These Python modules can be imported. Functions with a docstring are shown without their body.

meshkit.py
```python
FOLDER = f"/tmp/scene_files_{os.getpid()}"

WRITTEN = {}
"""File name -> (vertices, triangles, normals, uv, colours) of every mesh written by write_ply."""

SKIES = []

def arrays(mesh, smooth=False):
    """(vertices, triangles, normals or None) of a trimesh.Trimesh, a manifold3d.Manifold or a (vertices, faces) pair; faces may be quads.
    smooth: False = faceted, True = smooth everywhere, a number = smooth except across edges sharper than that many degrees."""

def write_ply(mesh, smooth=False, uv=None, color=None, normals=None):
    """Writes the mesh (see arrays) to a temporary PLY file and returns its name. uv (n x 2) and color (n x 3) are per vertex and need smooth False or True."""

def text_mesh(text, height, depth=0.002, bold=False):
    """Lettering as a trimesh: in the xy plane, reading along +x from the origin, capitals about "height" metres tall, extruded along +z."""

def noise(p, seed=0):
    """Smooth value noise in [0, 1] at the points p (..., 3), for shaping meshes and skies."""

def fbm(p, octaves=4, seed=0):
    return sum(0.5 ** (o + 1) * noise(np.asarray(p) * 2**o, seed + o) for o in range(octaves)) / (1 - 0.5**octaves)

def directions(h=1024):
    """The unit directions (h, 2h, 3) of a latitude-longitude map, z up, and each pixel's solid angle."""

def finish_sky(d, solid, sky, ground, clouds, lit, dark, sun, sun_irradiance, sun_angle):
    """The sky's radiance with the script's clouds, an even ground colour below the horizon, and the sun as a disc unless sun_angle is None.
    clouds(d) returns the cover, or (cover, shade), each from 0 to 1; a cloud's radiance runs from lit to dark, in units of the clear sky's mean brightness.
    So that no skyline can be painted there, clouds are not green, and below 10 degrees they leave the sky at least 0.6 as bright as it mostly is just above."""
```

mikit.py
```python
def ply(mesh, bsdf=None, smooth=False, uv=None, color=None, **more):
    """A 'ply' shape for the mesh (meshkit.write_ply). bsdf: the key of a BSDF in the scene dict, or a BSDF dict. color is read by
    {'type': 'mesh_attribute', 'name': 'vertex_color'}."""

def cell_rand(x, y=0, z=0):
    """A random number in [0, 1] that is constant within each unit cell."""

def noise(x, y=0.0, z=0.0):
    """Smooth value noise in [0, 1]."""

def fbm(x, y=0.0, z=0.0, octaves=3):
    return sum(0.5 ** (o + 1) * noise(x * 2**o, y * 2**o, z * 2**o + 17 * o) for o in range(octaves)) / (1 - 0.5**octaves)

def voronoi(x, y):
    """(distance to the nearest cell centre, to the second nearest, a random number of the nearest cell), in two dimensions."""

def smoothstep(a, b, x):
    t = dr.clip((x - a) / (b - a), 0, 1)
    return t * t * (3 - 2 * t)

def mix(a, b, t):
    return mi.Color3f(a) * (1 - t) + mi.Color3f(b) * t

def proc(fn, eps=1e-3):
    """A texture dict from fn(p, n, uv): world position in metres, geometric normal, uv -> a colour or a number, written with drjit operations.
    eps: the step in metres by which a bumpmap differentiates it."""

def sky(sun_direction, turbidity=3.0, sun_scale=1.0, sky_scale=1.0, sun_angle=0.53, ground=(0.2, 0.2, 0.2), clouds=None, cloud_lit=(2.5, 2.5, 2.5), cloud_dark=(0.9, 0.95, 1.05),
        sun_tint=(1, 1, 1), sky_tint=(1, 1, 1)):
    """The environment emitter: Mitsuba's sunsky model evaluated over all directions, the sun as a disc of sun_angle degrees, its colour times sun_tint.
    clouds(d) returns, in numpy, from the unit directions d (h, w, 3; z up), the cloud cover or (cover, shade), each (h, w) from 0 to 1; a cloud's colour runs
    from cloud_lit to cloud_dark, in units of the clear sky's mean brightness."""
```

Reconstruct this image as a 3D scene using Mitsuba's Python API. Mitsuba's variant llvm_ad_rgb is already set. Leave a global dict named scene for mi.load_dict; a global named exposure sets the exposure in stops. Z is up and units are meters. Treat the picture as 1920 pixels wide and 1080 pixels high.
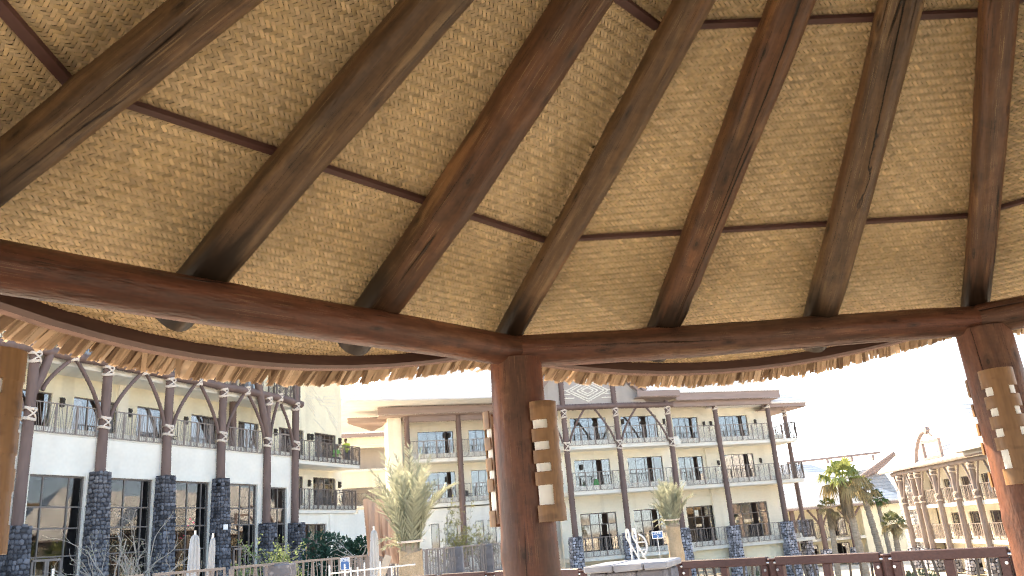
import math, random
import numpy as np
import trimesh, shapely.geometry as sg
import manifold3d as m3
from scipy.spatial import ConvexHull
import drjit as dr
import mitsuba as mi
import mikit, meshkit
from mikit import noise, fbm, voronoi, cell_rand, smoothstep, mix, proc
T = mi.ScalarTransform4f
PI = math.pi
rng = np.random.default_rng(7)
scene, labels, COUNT = {}, {}, {}

# ------------------------------------------------------------------ camera, sky, exposure
EYE = np.array([0, 0, 1.6])
FW = np.array([0.0, 0.954746, 0.297421])
UP = np.array([0.081077, -0.296442, 0.951603])
scene['camera'] = {'type': 'perspective', 'fov': 64.86, 'fov_axis': 'x', 'near_clip': 0.05, 'far_clip': 3000.0,
                   'to_world': T().look_at(origin=EYE.tolist(), target=(EYE + FW).tolist(), up=UP.tolist())}
SUN_AZ, SUN_EL = math.radians(-31), math.radians(36)
scene['sky'] = mikit.sky([math.sin(SUN_AZ) * math.cos(SUN_EL), math.cos(SUN_AZ) * math.cos(SUN_EL), math.sin(SUN_EL)],
                         turbidity=4.5, ground=(0.42, 0.38, 0.32), clouds=lambda d: np.exp(-np.maximum(d[..., 2], 0) / .35) * (.08 + .5 * (.5 + .5 * (d @ [math.sin(SUN_AZ), math.cos(SUN_AZ), 0])) ** 1.5), cloud_lit=(2.4, 2.4, 2.4), sky_tint=(1.04, 1.0, .94))
exposure = 3.75

# ------------------------------------------------------------------ helpers
def nkey(name, parent=None):
    base = f'{parent}__{name}' if parent else name
    n = COUNT.get(base, 0); COUNT[base] = n + 1
    return base if n == 0 else f'{base}_{n:03d}'

def thing(name, label, cat, group=None):
    k = nkey(name)
    labels[k] = {'label': label, 'category': cat}
    if group: labels[k]['group'] = group
    return k

def tag(k, **kw):
    labels.setdefault(k, {}).update(kw); return k

class MB:
    "collects triangles (with optional colour and uv) in a frame"
    def __init__(s, F=None): s.v, s.f, s.c, s.uv, s.n, s.F = [], [], [], [], 0, F
    def add(s, v, f, c=None, uv=None):
        v = np.asarray(v, float); f = np.asarray(f, int)
        if f.shape[1] == 4: f = np.vstack([f[:, [0, 1, 2]], f[:, [0, 2, 3]]])
        if s.F is not None: v = s.F(v)
        s.v.append(v); s.f.append(f + s.n); s.n += len(v)
        s.c.append(np.broadcast_to(np.asarray((.5, .5, .5) if c is None else c, float), (len(v), 3)))
        s.uv.append(np.zeros((len(v), 2)) if uv is None else np.asarray(uv, float))
        return s
    def box(s, lo, hi, c=None, taper=0):
        x0, y0, z0 = lo; x1, y1, z1 = hi
        v = np.array([[x, y, z] for z in (z0, z1) for y in (y0, y1) for x in (x0, x1)], float)
        if taper:
            m = (np.array(lo) + hi) / 2; v[4:, :2] = m[:2] + (v[4:, :2] - m[:2]) * (1 - taper)
        return s.add(v, BOXF, c)
    def cbox(s, lo, hi, b=0.006, c=None, M=None):
        v, f = chamfer(np.asarray(lo, float), np.asarray(hi, float), b)
        if M is not None: v = M(v)
        return s.add(v, f, c)
    def bar(s, a, b, w, h, up=(0, 0, 1), c=None):
        a, b = np.asarray(a, float), np.asarray(b, float); d = b - a; d /= np.linalg.norm(d)
        x = np.cross(d, up); x /= np.linalg.norm(x); y = np.cross(x, d)
        v = np.array([p + sx * x * w / 2 + sy * y * h / 2 for p in (a, b) for sy in (-1, 1) for sx in (-1, 1)])
        return s.add(v, BOXF2, c)
    def tube(s, pts, r, k=8, c=None, cap=True):
        v, f, _ = tubev(pts, r, k, cap); return s.add(v, f, c)
    def build(s, name, bsdf, parent=None, smooth=False, color=False, uv=False, **lab):
        key = nkey(name, parent)
        V, Fc = np.vstack(s.v), np.vstack(s.f)
        kw = {}
        if color: kw['color'] = np.vstack(s.c)
        if uv: kw['uv'] = np.vstack(s.uv)
        scene[key] = mikit.ply((V, Fc), bsdf, smooth=smooth, **kw)
        if lab: tag(key, **lab)
        return key

BOXF = np.array([[0, 2, 3], [0, 3, 1], [4, 5, 7], [4, 7, 6], [0, 1, 5], [0, 5, 4], [2, 6, 7], [2, 7, 3], [0, 4, 6], [0, 6, 2], [1, 3, 7], [1, 7, 5]])
BOXF2 = np.array([[0, 1, 3], [0, 3, 2], [4, 6, 7], [4, 7, 5], [0, 4, 5], [0, 5, 1], [2, 3, 7], [2, 7, 6], [0, 2, 6], [0, 6, 4], [1, 5, 7], [1, 7, 3]])

def hull(pts):
    pts = np.asarray(pts, float); h = ConvexHull(pts); f = h.simplices.copy(); c = pts.mean(0)
    n = np.cross(pts[f[:, 1]] - pts[f[:, 0]], pts[f[:, 2]] - pts[f[:, 0]])
    flip = ((pts[f[:, 0]] - c) * n).sum(1) < 0
    f[flip] = f[flip][:, ::-1]
    return pts, f

def chamfer(lo, hi, b):
    p = []
    for sx in (0, 1):
        for sy in (0, 1):
            for sz in (0, 1):
                q = np.where([sx, sy, sz], hi, lo); d = np.where([sx, sy, sz], -b, b)
                for a in range(3):
                    e = d.copy(); e[a] = 0; p.append(q + e)
    return hull(p)

def frames(p):
    t = np.gradient(p, axis=0); t /= np.linalg.norm(t, axis=1, keepdims=True) + 1e-12
    ref = np.array([0, 0, 1.0]) if abs(t[0][2]) < .9 else np.array([1.0, 0, 0])
    A = np.empty_like(p); a = np.cross(t[0], ref)
    for i in range(len(p)):
        a = a - t[i] * (a @ t[i]); a /= np.linalg.norm(a) + 1e-12; A[i] = a
    return A, np.cross(t, A), t

def tubev(pts, r, k=8, cap=True):
    p = np.asarray(pts, float); r = np.broadcast_to(np.asarray(r, float), (len(p),))
    A, B, t = frames(p); th = np.arange(k) * 2 * PI / k
    v = (p[:, None] + r[:, None, None] * (np.cos(th)[None, :, None] * A[:, None] + np.sin(th)[None, :, None] * B[:, None])).reshape(-1, 3)
    f = []
    for i in range(len(p) - 1):
        for j in range(k):
            a, b = i * k + j, i * k + (j + 1) % k
            f += [[a, b, b + k], [a, b + k, a + k]]
    if cap:
        n = len(v); v = np.vstack([v, p[0], p[-1]]); e = (len(p) - 1) * k
        for j in range(k):
            f += [[n, (j + 1) % k, j], [n + 1, e + j, e + (j + 1) % k]]
    return v, np.array(f), None

def grid_faces(nu, nv):
    i, j = np.meshgrid(np.arange(nu - 1), np.arange(nv - 1), indexing='ij'); a = (i * nv + j).ravel()
    return np.stack([a, a + nv, a + nv + 1, a + 1], 1)

LOGID = [0]
def log_mesh(a, b, r0, r1=None, k=30, step=.035, rough=.02, bend=.01, knots=3, seam_up=True, seed=None, caps=True):
    "a natural round log: uneven, slightly bent, knotty; uv.x runs round it, uv.y along it in metres (+ 40 per log)"
    g = np.random.default_rng(LOGID[0] + 11 if seed is None else seed)
    a, b = np.asarray(a, float), np.asarray(b, float); L = np.linalg.norm(b - a); d = (b - a) / L
    r1 = r0 if r1 is None else r1
    n = max(6, int(L / step)); s = np.linspace(0, L, n)
    ref = np.array([0, 0, 1.0]) if abs(d[2]) < .95 else np.array([0, 1.0, 0])
    up = ref - d * (ref @ d); up /= np.linalg.norm(up); sd = np.cross(d, up)
    th = np.linspace(0, 2 * PI, k + 1)
    bx = bend * np.sin(s / L * PI * g.uniform(.8, 1.7) + g.uniform(0, 6)); by = bend * np.sin(s / L * PI * g.uniform(.8, 1.7) + g.uniform(0, 6))
    bx -= np.interp(s, [0, L], [bx[0], bx[-1]]); by -= np.interp(s, [0, L], [by[0], by[-1]])
    S, TH = np.meshgrid(s, th, indexing='ij')
    R = np.interp(S, [0, L], [r0, r1]); k_ = np.zeros_like(R)
    for m in range(1, 7):
        for _ in range(2):
            k_ += g.normal() * rough / m ** .8 * np.cos(m * TH + S * g.uniform(-3, 3) + g.uniform(0, 6))
    for _ in range(5):
        k_ += g.normal() * rough * .35 * np.cos(S * g.uniform(2, 14) + g.uniform(0, 6))
    for _ in range(knots):
        s0, t0, w = g.uniform(.08, .95) * L, g.uniform(0, 2 * PI), g.uniform(.03, .07)
        dt = np.angle(np.exp(1j * (TH - t0)))
        k_ += g.uniform(.04, .12) * np.exp(-((S - s0) / w) ** 2 - (dt * r0 / (w * .7)) ** 2)
    R = R * (1 + k_)
    P = a + S[..., None] * d + bx[:, None, None] * up + by[:, None, None] * sd
    V = P + R[..., None] * (np.cos(TH)[..., None] * up + np.sin(TH)[..., None] * sd)
    off = 40.0 * LOGID[0]; LOGID[0] += 1
    uv = np.stack([TH / (2 * PI), S + off], -1).reshape(-1, 2)
    f = grid_faces(n, k + 1)[:, ::-1]
    V = V.reshape(-1, 3)
    f = np.vstack([f[:, [0, 1, 2]], f[:, [0, 2, 3]]])
    if caps:
        m = len(V); e0, e1 = V[:k + 1], V[-k - 1:]
        V = np.vstack([V, e0, e0.mean(0)[None], e1, e1.mean(0)[None]])
        uv = np.vstack([uv, uv[:k + 1] * [1, 0] + [0, off - .5], [[.5, off - .5]], uv[:k + 1] * [1, 0] + [0, off - .5], [[.5, off - .5]]])
        i = np.arange(k)
        f = np.vstack([f, np.stack([m + i, m + i + 1, np.full(k, m + k + 1)], 1), np.stack([m + k + 2 + i + 1, m + k + 2 + i, np.full(k, m + 2 * k + 3)], 1)])
    return V, f, uv

def put_log(parent, name, bsdf, *a, **kw):
    V, f, uv = log_mesh(*a, **kw)
    k = nkey(name, parent); scene[k] = mikit.ply((V, f), bsdf, smooth=True, uv=uv); return k

def jit(c, s=.1): return np.clip(np.asarray(c) * (1 + rng.normal(0, s)), 0, 1)

# ------------------------------------------------------------------ materials
def rgb(*c): return {'type': 'rgb', 'value': list(c)}
def mat(key, color, rough=.6, spec=.4, **kw):
    b = {'type': 'principled', 'base_color': color if isinstance(color, dict) else rgb(*color), 'roughness': rough, 'specular': spec, **kw}
    scene[key] = {'type': 'twosided', 'bsdf': b}
VC = {'type': 'mesh_attribute', 'name': 'vertex_color'}
def bumped(key, color, height, scale, rough=.6, spec=.4, eps=2e-3, **kw):
    scene[key] = {'type': 'twosided', 'bsdf': {'type': 'bumpmap', 'arbitrary': proc(height, eps), 'scale': scale,
                  'nested': {'type': 'principled', 'base_color': color, 'roughness': rough, 'specular': spec, **kw}}}

def log_coords(uv):
    a = uv.x * (2 * PI)
    lid = dr.floor((uv.y + 5) / 40.0)
    L = uv.y - lid * 40.0
    return dr.cos(a), dr.sin(a), L, lid
def grain(uv):
    c, s, L, lid = log_coords(uv)
    wv = .5 * noise(c * 2 + lid, s * 2, L * 5)
    return fbm(c * 2.6 + lid * 7.3 + wv, s * 2.6, L * 3.0, 3), noise(c * 9 + lid * 3.1 + wv * 3, s * 9 + wv * 2, L * 9), noise(c * 22 + lid + wv * 4, s * 22, L * 32)
def crack(uv):
    c, s, L, lid = log_coords(uv)
    w = noise(c * 2.2 + lid * 5.7 + .10 * noise(c * 3, s * 3, L * 9) + .03 * noise(c * 9, s * 9, L * 40), s * 2.2, L * .35)
    gate = smoothstep(.45, .6, noise(c * 1.5 + 9 + lid * 2, s * 1.5, L * 1.4 + 5))
    return (1 - smoothstep(.003, .011, dr.abs(w - .5))) * gate
def knot(uv):
    c, s, L, lid = log_coords(uv)
    d1, d2, r = voronoi(uv.x * 3 + lid * 3.3, L * 2.1 + lid)
    ring = .5 + .5 * dr.sin(d1 * 110)
    return (1 - smoothstep(.03, .10, d1)) * (.55 + .45 * ring) * dr.select(r > .25, 1.0, 0.0)
def make_log_color(dark, mid, light, scorch=0.0, red=.5, tanamt=1.0):
    def fn(p, n, uv):
        c, s, L, lid = log_coords(uv)
        g1, g2, g3 = grain(uv)
        blot = fbm(c * 1.3 + lid * 11, s * 1.3, L * 1.6 + 3, 3)
        r1, r2 = cell_rand(lid, 3), cell_rand(lid, 8)
        t = dr.clip(.38 + (g1 - .5) * 1.3 + (blot - .5) * .5 + (g2 - .5) * .22 + (r1 - .5) * .45, 0, 1)
        col = mix(dark, mid, t)
        col = mix(col, light, smoothstep(.55, .8, fbm(c * 1.6 + lid * 5, s * 1.6, L * 2.2 + 9, 4)) * tanamt * .6)
        warm = smoothstep(.35, .75, fbm(c * .8 + lid * 4, s * .8 + 8, L * .8, 2) + (r2 - .5) * .7) * red
        col = mix(col, mi.Color3f(col.x * 1.35, col.y * .88, col.z * .70), warm)
        fine = noise(c * 34 + lid, s * 34, L * 14); sp = noise(p.x * 110, p.y * 110, p.z * 110)
        scr = smoothstep(.70, .82, noise(c * 46 + lid * 2, s * 46, L * 9 + 4)) * smoothstep(.4, .6, noise(c * 2, s * 2 + lid, L * 3)); lit = smoothstep(.72, .84, noise(c * 40 + 7, s * 40 + lid, L * 7)) * smoothstep(.5, .65, noise(c * 1.5 + 4, s * 1.5 + lid, L * 2))
        dirt = smoothstep(.56, .70, fbm(p.x * 16, p.y * 16, p.z * 16, 3))
        col = col * (.72 + .20 * g3 + .20 * fine + .20 * sp)
        col = mix(col, mi.Color3f(dark) * .5, scr * .6 + dirt * .28)
        col = mix(col, mi.Color3f(light) * 1.1, lit * .45)
        col = mix(col, mi.Color3f(dark) * .25, crack(uv) * .95)
        kn = knot(uv)
        col = mix(col, mi.Color3f(dark) * .35, kn * .85)
        if scorch:
            e = (1 - smoothstep(.0, .24, L - .30 + .25 * (g1 - .5))) * smoothstep(.2, .7, noise(c * 1.5 + lid, s * 1.5, L * 3) + .3)
            col = mix(col, mi.Color3f(dark) * .2, e * scorch)
        return dr.select(L < -.2, mi.Color3f(light) * (.7 + .3 * noise(p.x * 60, p.y * 60, p.z * 60)), col)
    return fn
def log_height(p, n, uv):
    g1, g2, g3 = grain(uv)
    return g2 * .4 + g3 * .5 + g1 * .3 - 1.6 * crack(uv) - .5 * knot(uv)
bumped('rafter_wood', proc(make_log_color((.062, .036, .018), (.155, .088, .040), (.26, .172, .080), scorch=.9, red=.6)), log_height, .0035, .5, .4)
bumped('beam_wood', proc(make_log_color((.056, .030, .019), (.148, .070, .041), (.215, .126, .072), red=.7, tanamt=.9)), log_height, .0035, .48, .45)
bumped('post_wood', proc(make_log_color((.080, .038, .024), (.170, .076, .043), (.225, .12, .066), red=.8, tanamt=.8)), log_height, .003, .45, .45)
mat('batten_wood', proc(lambda p, n, uv: mix((.055, .024, .018), (.10, .045, .035), fbm(p.x * 9, p.y * 9, p.z * 40))), .6)
mat('fascia_wood', proc(lambda p, n, uv: mix((.14, .078, .055), (.24, .135, .10), fbm(p.x * 6, p.y * 6, p.z * 90, 3)) * (.8 + .4 * noise(p.x * 40, p.y * 40, p.z * 200))), .65)
mat('fascia_dark', proc(lambda p, n, uv: mix((.05, .024, .017), (.095, .048, .034), fbm(p.x * 6, p.y * 6, p.z * 60, 3))), .65)
mat('weave', VC, .55, .35)
mat('weave_back', (.085, .055, .024), .9, .1)
scene['leaf_strip'] = {'type': 'principledthin', 'base_color': VC, 'roughness': .6, 'diff_trans': .45, 'spec_trans': 0.0}
TH_TONES = [(.43, .31, .205), (.52, .385, .26), (.33, .235, .155), (.60, .465, .335), (.22, .15, .10), (.46, .335, .225)]
for i, c in enumerate(TH_TONES):
    scene[f'leaf_tone_{i}'] = {'type': 'principledthin', 'base_color': proc(lambda p, n, uv, c=c: mi.Color3f(c) * (.78 + .44 * noise(p.x * 55, p.y * 55, p.z * 14))), 'roughness': .6, 'diff_trans': .45}
mat('hall_thatch', proc(lambda p, n, uv: mix((.12, .085, .05), (.30, .22, .135), fbm(p.x * 5, p.y * 5, p.z * 9))), .9, .1)
mat('thatch_top', proc(lambda p, n, uv: mix((.26, .18, .10), (.50, .37, .22), fbm(p.x * 14, p.y * 14, p.z * 5))), .9, .1)
mat('bamboo', proc(lambda p, n, uv: mix(mix((.19, .10, .040), (.29, .16, .070), fbm(p.x * 30, p.y * 30, p.z * 5)), (.10, .045, .018), smoothstep(.55, .8, fbm(p.x * 12 + 3, p.y * 12, p.z * 22)) * .55) * (.85 + .3 * noise(p.x * 160, p.y * 160, p.z * 12))), .42, .5)
mat('diffuser', (.80, .80, .76), .35, .4)
mat('dark_cut', (.10, .045, .018), .8, .2)
def stucco(c, s=.08):
    def fn(p, n, uv):
        w = fbm(p.x * .55, p.y * .55, p.z * .8, 3)
        st = noise(p.x * 2.4 + p.y * 2.4, p.z * .22, 3.0)
        return mi.Color3f(c) * (1 - s + 2 * s * w) * (.965 + .07 * noise(p.x * 9, p.y * 9, p.z * 9)) * (1 - .12 * smoothstep(.55, .85, st) * noise(p.x * .8 + p.y, p.z * .3, 7.0))
    return proc(fn)
mat('white_render', stucco((.80, .775, .705)), .85, .15)
mat('cream_render', stucco((.85, .805, .68)), .85, .15)
mat('yellow_render', stucco((.85, .79, .61)), .85, .15)
mat('slab_render', stucco((.74, .72, .65)), .85, .15)
mat('taupe_render', stucco((.42, .38, .35)), .85, .15)
mat('brown_paint', proc(lambda p, n, uv: mix((.115, .075, .066), (.19, .13, .115), fbm(p.x * 3 + p.y * 3, p.z * 1.2, 1.0, 3))), .6)
mat('shingle_grey', proc(lambda p, n, uv: mix((.34, .33, .32), (.56, .54, .52), fbm(p.x * 3, p.y * 3, p.z * 6, 3)) * (.7 + .3 * smoothstep(.1, .3, p.z * 2.6 - dr.floor(p.z * 2.6)))), .85, .2)
mat('brown_board', proc(lambda p, n, uv: mix((.25, .185, .165), (.35, .27, .245), fbm(p.x * 1.2, p.y * 1.2, p.z * 6, 3))), .65)
mat('grey_timber', proc(lambda p, n, uv: mix((.22, .17, .15), (.34, .28, .25), fbm(p.x * 3 + p.y * 3, p.z * 1.2, 1.0, 3))), .65)
mat('rope', (.66, .58, .50), .8, .2)
mat('iron', (.15, .122, .11), .5)
mat('iron_pale', (.24, .20, .18), .5)
mat('frame_metal', (.16, .14, .13), .45)
mat('sconce_metal', (.045, .04, .035), .5)
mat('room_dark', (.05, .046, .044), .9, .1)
mat('room_mid', (.20, .17, .14), .9, .1)
mat('curtain', proc(lambda p, n, uv: mi.Color3f(.34, .33, .34) * (.6 + .5 * (.5 + .5 * dr.sin((p.x + p.y) * 42)))), .9, .1)
scene['pane_glass'] = {'type': 'thindielectric', 'int_ior': 2.1}
scene['dark_pane'] = {'type': 'thindielectric', 'int_ior': 1.52, 'specular_transmittance': rgb(.6, .6, .6)}
scene['tinted_glass'] = {'type': 'thindielectric', 'int_ior': 2.1, 'specular_transmittance': rgb(.45, .47, .47)}
mat('stone_a', proc(lambda p, n, uv: mix((.075, .077, .09), (.19, .19, .21), fbm(p.x * 7, p.y * 7, p.z * 7, 3))), .75, .3)
mat('stone_b', proc(lambda p, n, uv: mix((.11, .11, .125), (.25, .245, .26), fbm(p.x * 6 + 4, p.y * 6, p.z * 6, 3))), .75, .3)
mat('stone_c', proc(lambda p, n, uv: mix((.045, .045, .055), (.125, .125, .14), fbm(p.x * 8, p.y * 8 + 7, p.z * 8, 3))), .75, .3)
mat('stone_v', VC, .75, .3)
mat('mortar', (.055, .055, .065), .9, .1)
bumped('block_stone', proc(lambda p, n, uv: mix(mix((.11, .105, .115), (.24, .225, .235), fbm(p.x * 5, p.y * 5, p.z * 5, 3)), (.36, .33, .33), smoothstep(.6, .85, fbm(p.x * 14, p.y * 14, p.z * 9 + 4, 3)) * .7)),
       lambda p, n, uv: fbm(p.x * 22, p.y * 22, p.z * 22, 3), .02, .8, .25)
mat('cap_stone', proc(lambda p, n, uv: mix((.20, .20, .22), (.36, .35, .36), fbm(p.x * 8, p.y * 8, p.z * 8, 3))), .7, .3)
mat('shingle_roof', proc(lambda p, n, uv: mix((.62, .60, .57), (.82, .80, .77), fbm(p.x * 2.2, p.y * 2.2, p.z * 9, 3)) * (.72 + .28 * smoothstep(.1, .3, p.z * 3.2 - dr.floor(p.z * 3.2)))), .85, .2)
mat('paving', proc(lambda p, n, uv: mi.Color3f(.50, .46, .40) * (.86 + .28 * fbm(p.x * 1.7, p.y * 1.7, 0.0, 3)) * dr.select((p.x * 1.6 - dr.floor(p.x * 1.6) < .012) | (p.y * 1.6 - dr.floor(p.y * 1.6) < .012), .6, 1.0)), .75, .25)
mat('sandy_ground', proc(lambda p, n, uv: mix((.40, .35, .27), (.56, .50, .41), fbm(p.x * .4, p.y * .4, 0.0, 4))), .95, .1)
mat('fence_wood', proc(lambda p, n, uv: mix((.060, .028, .024), (.115, .056, .048), fbm(p.x * 11 + p.y * 11, p.z * 11, p.y * 3, 3)) * (.85 + .3 * noise(p.x * 60, p.y * 60, p.z * 60))), .55, .4)
mat('rod_metal', (.07, .058, .05), .4, .5)
mat('steel', (.72, .72, .72), .25, .5, metallic=.7)
mat('white_paint', (.66, .66, .65), .5)
mat('white_cloth', proc(lambda p, n, uv: mi.Color3f(.56, .56, .56) * (.8 + .14 * noise(p.x * 9, p.y * 9, p.z * 3))), .9, .1)
scene['tan_cloth'] = {'type': 'principledthin', 'base_color': proc(lambda p, n, uv: mix((.34, .22, .16), (.50, .36, .27), fbm(p.x * 2, p.y * 2, p.z * 1.2, 3))), 'roughness': .8, 'diff_trans': .25}
def burlap(p, n, uv):
    w = noise(p.x * 70 + p.y * 70, p.z * 70, 1.0)
    return mix((.29, .22, .14), (.44, .35, .245), fbm(p.x * 4, p.y * 4, p.z * 3, 3)) * (.8 + .4 * w)
mat('burlap', proc(burlap), .95, .1)
mat('sign_blue', (.045, .13, .34), .4)
mat('sign_white', (.82, .82, .82), .4)
mat('plank_wood', proc(lambda p, n, uv: mix((.42, .33, .24), (.58, .47, .35), fbm(p.x * 12, p.y * 12, p.z * 3, 3))), .7)
def leafmat(k, c, tr=.45): scene[k] = {'type': 'principledthin', 'base_color': VC, 'roughness': .5, 'diff_trans': tr}
leafmat('leaf', None, .8)
mat('bark', proc(lambda p, n, uv: mix((.16, .13, .10), (.34, .29, .23), fbm(p.x * 10, p.y * 10, p.z * 22, 3))), .9, .1)
mat('twig', (.34, .31, .28), .85, .1)
mat('palm_bark', proc(lambda p, n, uv: mix((.20, .16, .12), (.42, .36, .29), fbm(p.x * 6, p.y * 6, p.z * 16, 3))), .9, .1)
mat('skin', (.16, .085, .055), .6); mat('hair', (.015, .013, .012), .7)
mat('vest_yellow', (.50, .62, .06), .7); mat('vest_green', (.22, .62, .10), .7); mat('shirt_grey', (.22, .23, .25), .8); mat('trouser_dark', (.06, .065, .085), .8)
mat('green_cloth', proc(lambda p, n, uv: mix((.05, .22, .07), (.12, .40, .14), fbm(p.x * 6, p.y * 6, p.z * 6))), .8)
mat('car_paint', (.16, .21, .25), .25, .6, clearcoat=.8)

# ------------------------------------------------------------------ setting: ground
mb = MB(); mb.add([[-900, -600, -3.9], [900, -600, -3.9], [900, 1600, -3.9], [-900, 1600, -3.9]], [[0, 1, 2, 3]])
mb.build('ground', 'sandy_ground', kind='structure')
poly = sg.Polygon([(-70, -60), (60, -60), (60, 2), (20, 5), (7, 7.2), (4.6, 8.6), (3.2, 10.2), (1.6, 11.6), (-.4, 13.2), (-1.2, 17), (-1.2, 44), (-2, 75), (-40, 95), (-80, 60)])
m = trimesh.creation.extrude_polygon(poly, 3.88)
scene['terrace'] = mikit.ply((m.vertices + [0, 0, -3.88], m.faces), 'paving'); tag('terrace', kind='structure')

a = np.linspace(0, 2 * PI, 73)[:-1]
m = trimesh.creation.extrude_polygon(sg.Polygon([(1.310 + 3.75 * math.cos(q), 1.0444 + 3.75 * math.sin(q)) for q in a]), .05)
mat('deck_stone', proc(lambda p, n, uv: mix((.075, .066, .058), (.15, .132, .115), fbm(p.x * 2.2, p.y * 2.2, 0.0, 3)) * dr.select((p.x * 2.5 - dr.floor(p.x * 2.5) < .02) | (p.y * 2.5 - dr.floor(p.y * 2.5) < .02), .6, 1.0)), .7, .3)
scene['pavilion_floor'] = mikit.ply((m.vertices + [0, 0, -.046], m.faces), 'deck_stone'); tag('pavilion_floor', kind='structure')
# ------------------------------------------------------------------ pavilion
CX, CY, PHI, RAD = 1.310, 1.0444, 2.81316, 3.0
SL = .5088; AP = RAD * math.cos(PI / 8); T8 = math.tan(PI / 8)
Z0 = 2.672                      # underside of the matting over the ring beam line
ZB, RB, RR, RP = 2.447, .0757, .0722, .1228
ZR = 2.5737                     # rafter axis over the ring beam line
C2 = np.array([CX, CY])
def vert(k, r=RAD): a = PHI - k * PI / 4; return np.array([CX + r * math.cos(a), CY + r * math.sin(a)])
def roof_n(x, y):
    "distance from the centre along the normal of the bay a point lies in"
    a = np.arctan2(y - CY, x - CX); k = np.floor((PHI - a) / (PI / 4)); m_ = PHI - (k + .5) * PI / 4
    return (x - CX) * np.cos(m_) + (y - CY) * np.sin(m_)
def roof_z(x, y, z0=Z0): return z0 - SL * (roof_n(x, y) - AP)

pav = thing('thatched_pavilion', 'round open thatched pavilion of dark logs with a woven mat ceiling, seen from inside', 'pavilion')
for k in range(8):
    x, y = vert(k)
    put_log(pav, 'post', 'post_wood', (x, y, -.02), (x, y, ZB - .045), .132, .121, k=40, rough=.010, bend=.008, knots=4, seed=100 + k)
for k in range(8):
    a, b = vert(k), vert(k + 1); d = (b - a) / np.linalg.norm(b - a)
    a, b = a + d * .006, b - d * .006
    put_log(pav, 'ring_beam', 'beam_wood', (*a, ZB), (*b, ZB), RB * 1.02, RB * .98, k=36, rough=.016, bend=.006, knots=5, seed=200 + k)
zap = ZR + SL * AP
FIT = {0: (-.01, .019, .069, .066), 1: (-.018, .04, .08, .075), 2: (.027, .009, .084, .089), 3: (-.006, .015, .063, .067), 4: (.013, -.031, .077, .084), 5: (.014, -.035, .082, .072), 6: (-.012, -.014, .065, .064)}
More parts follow.
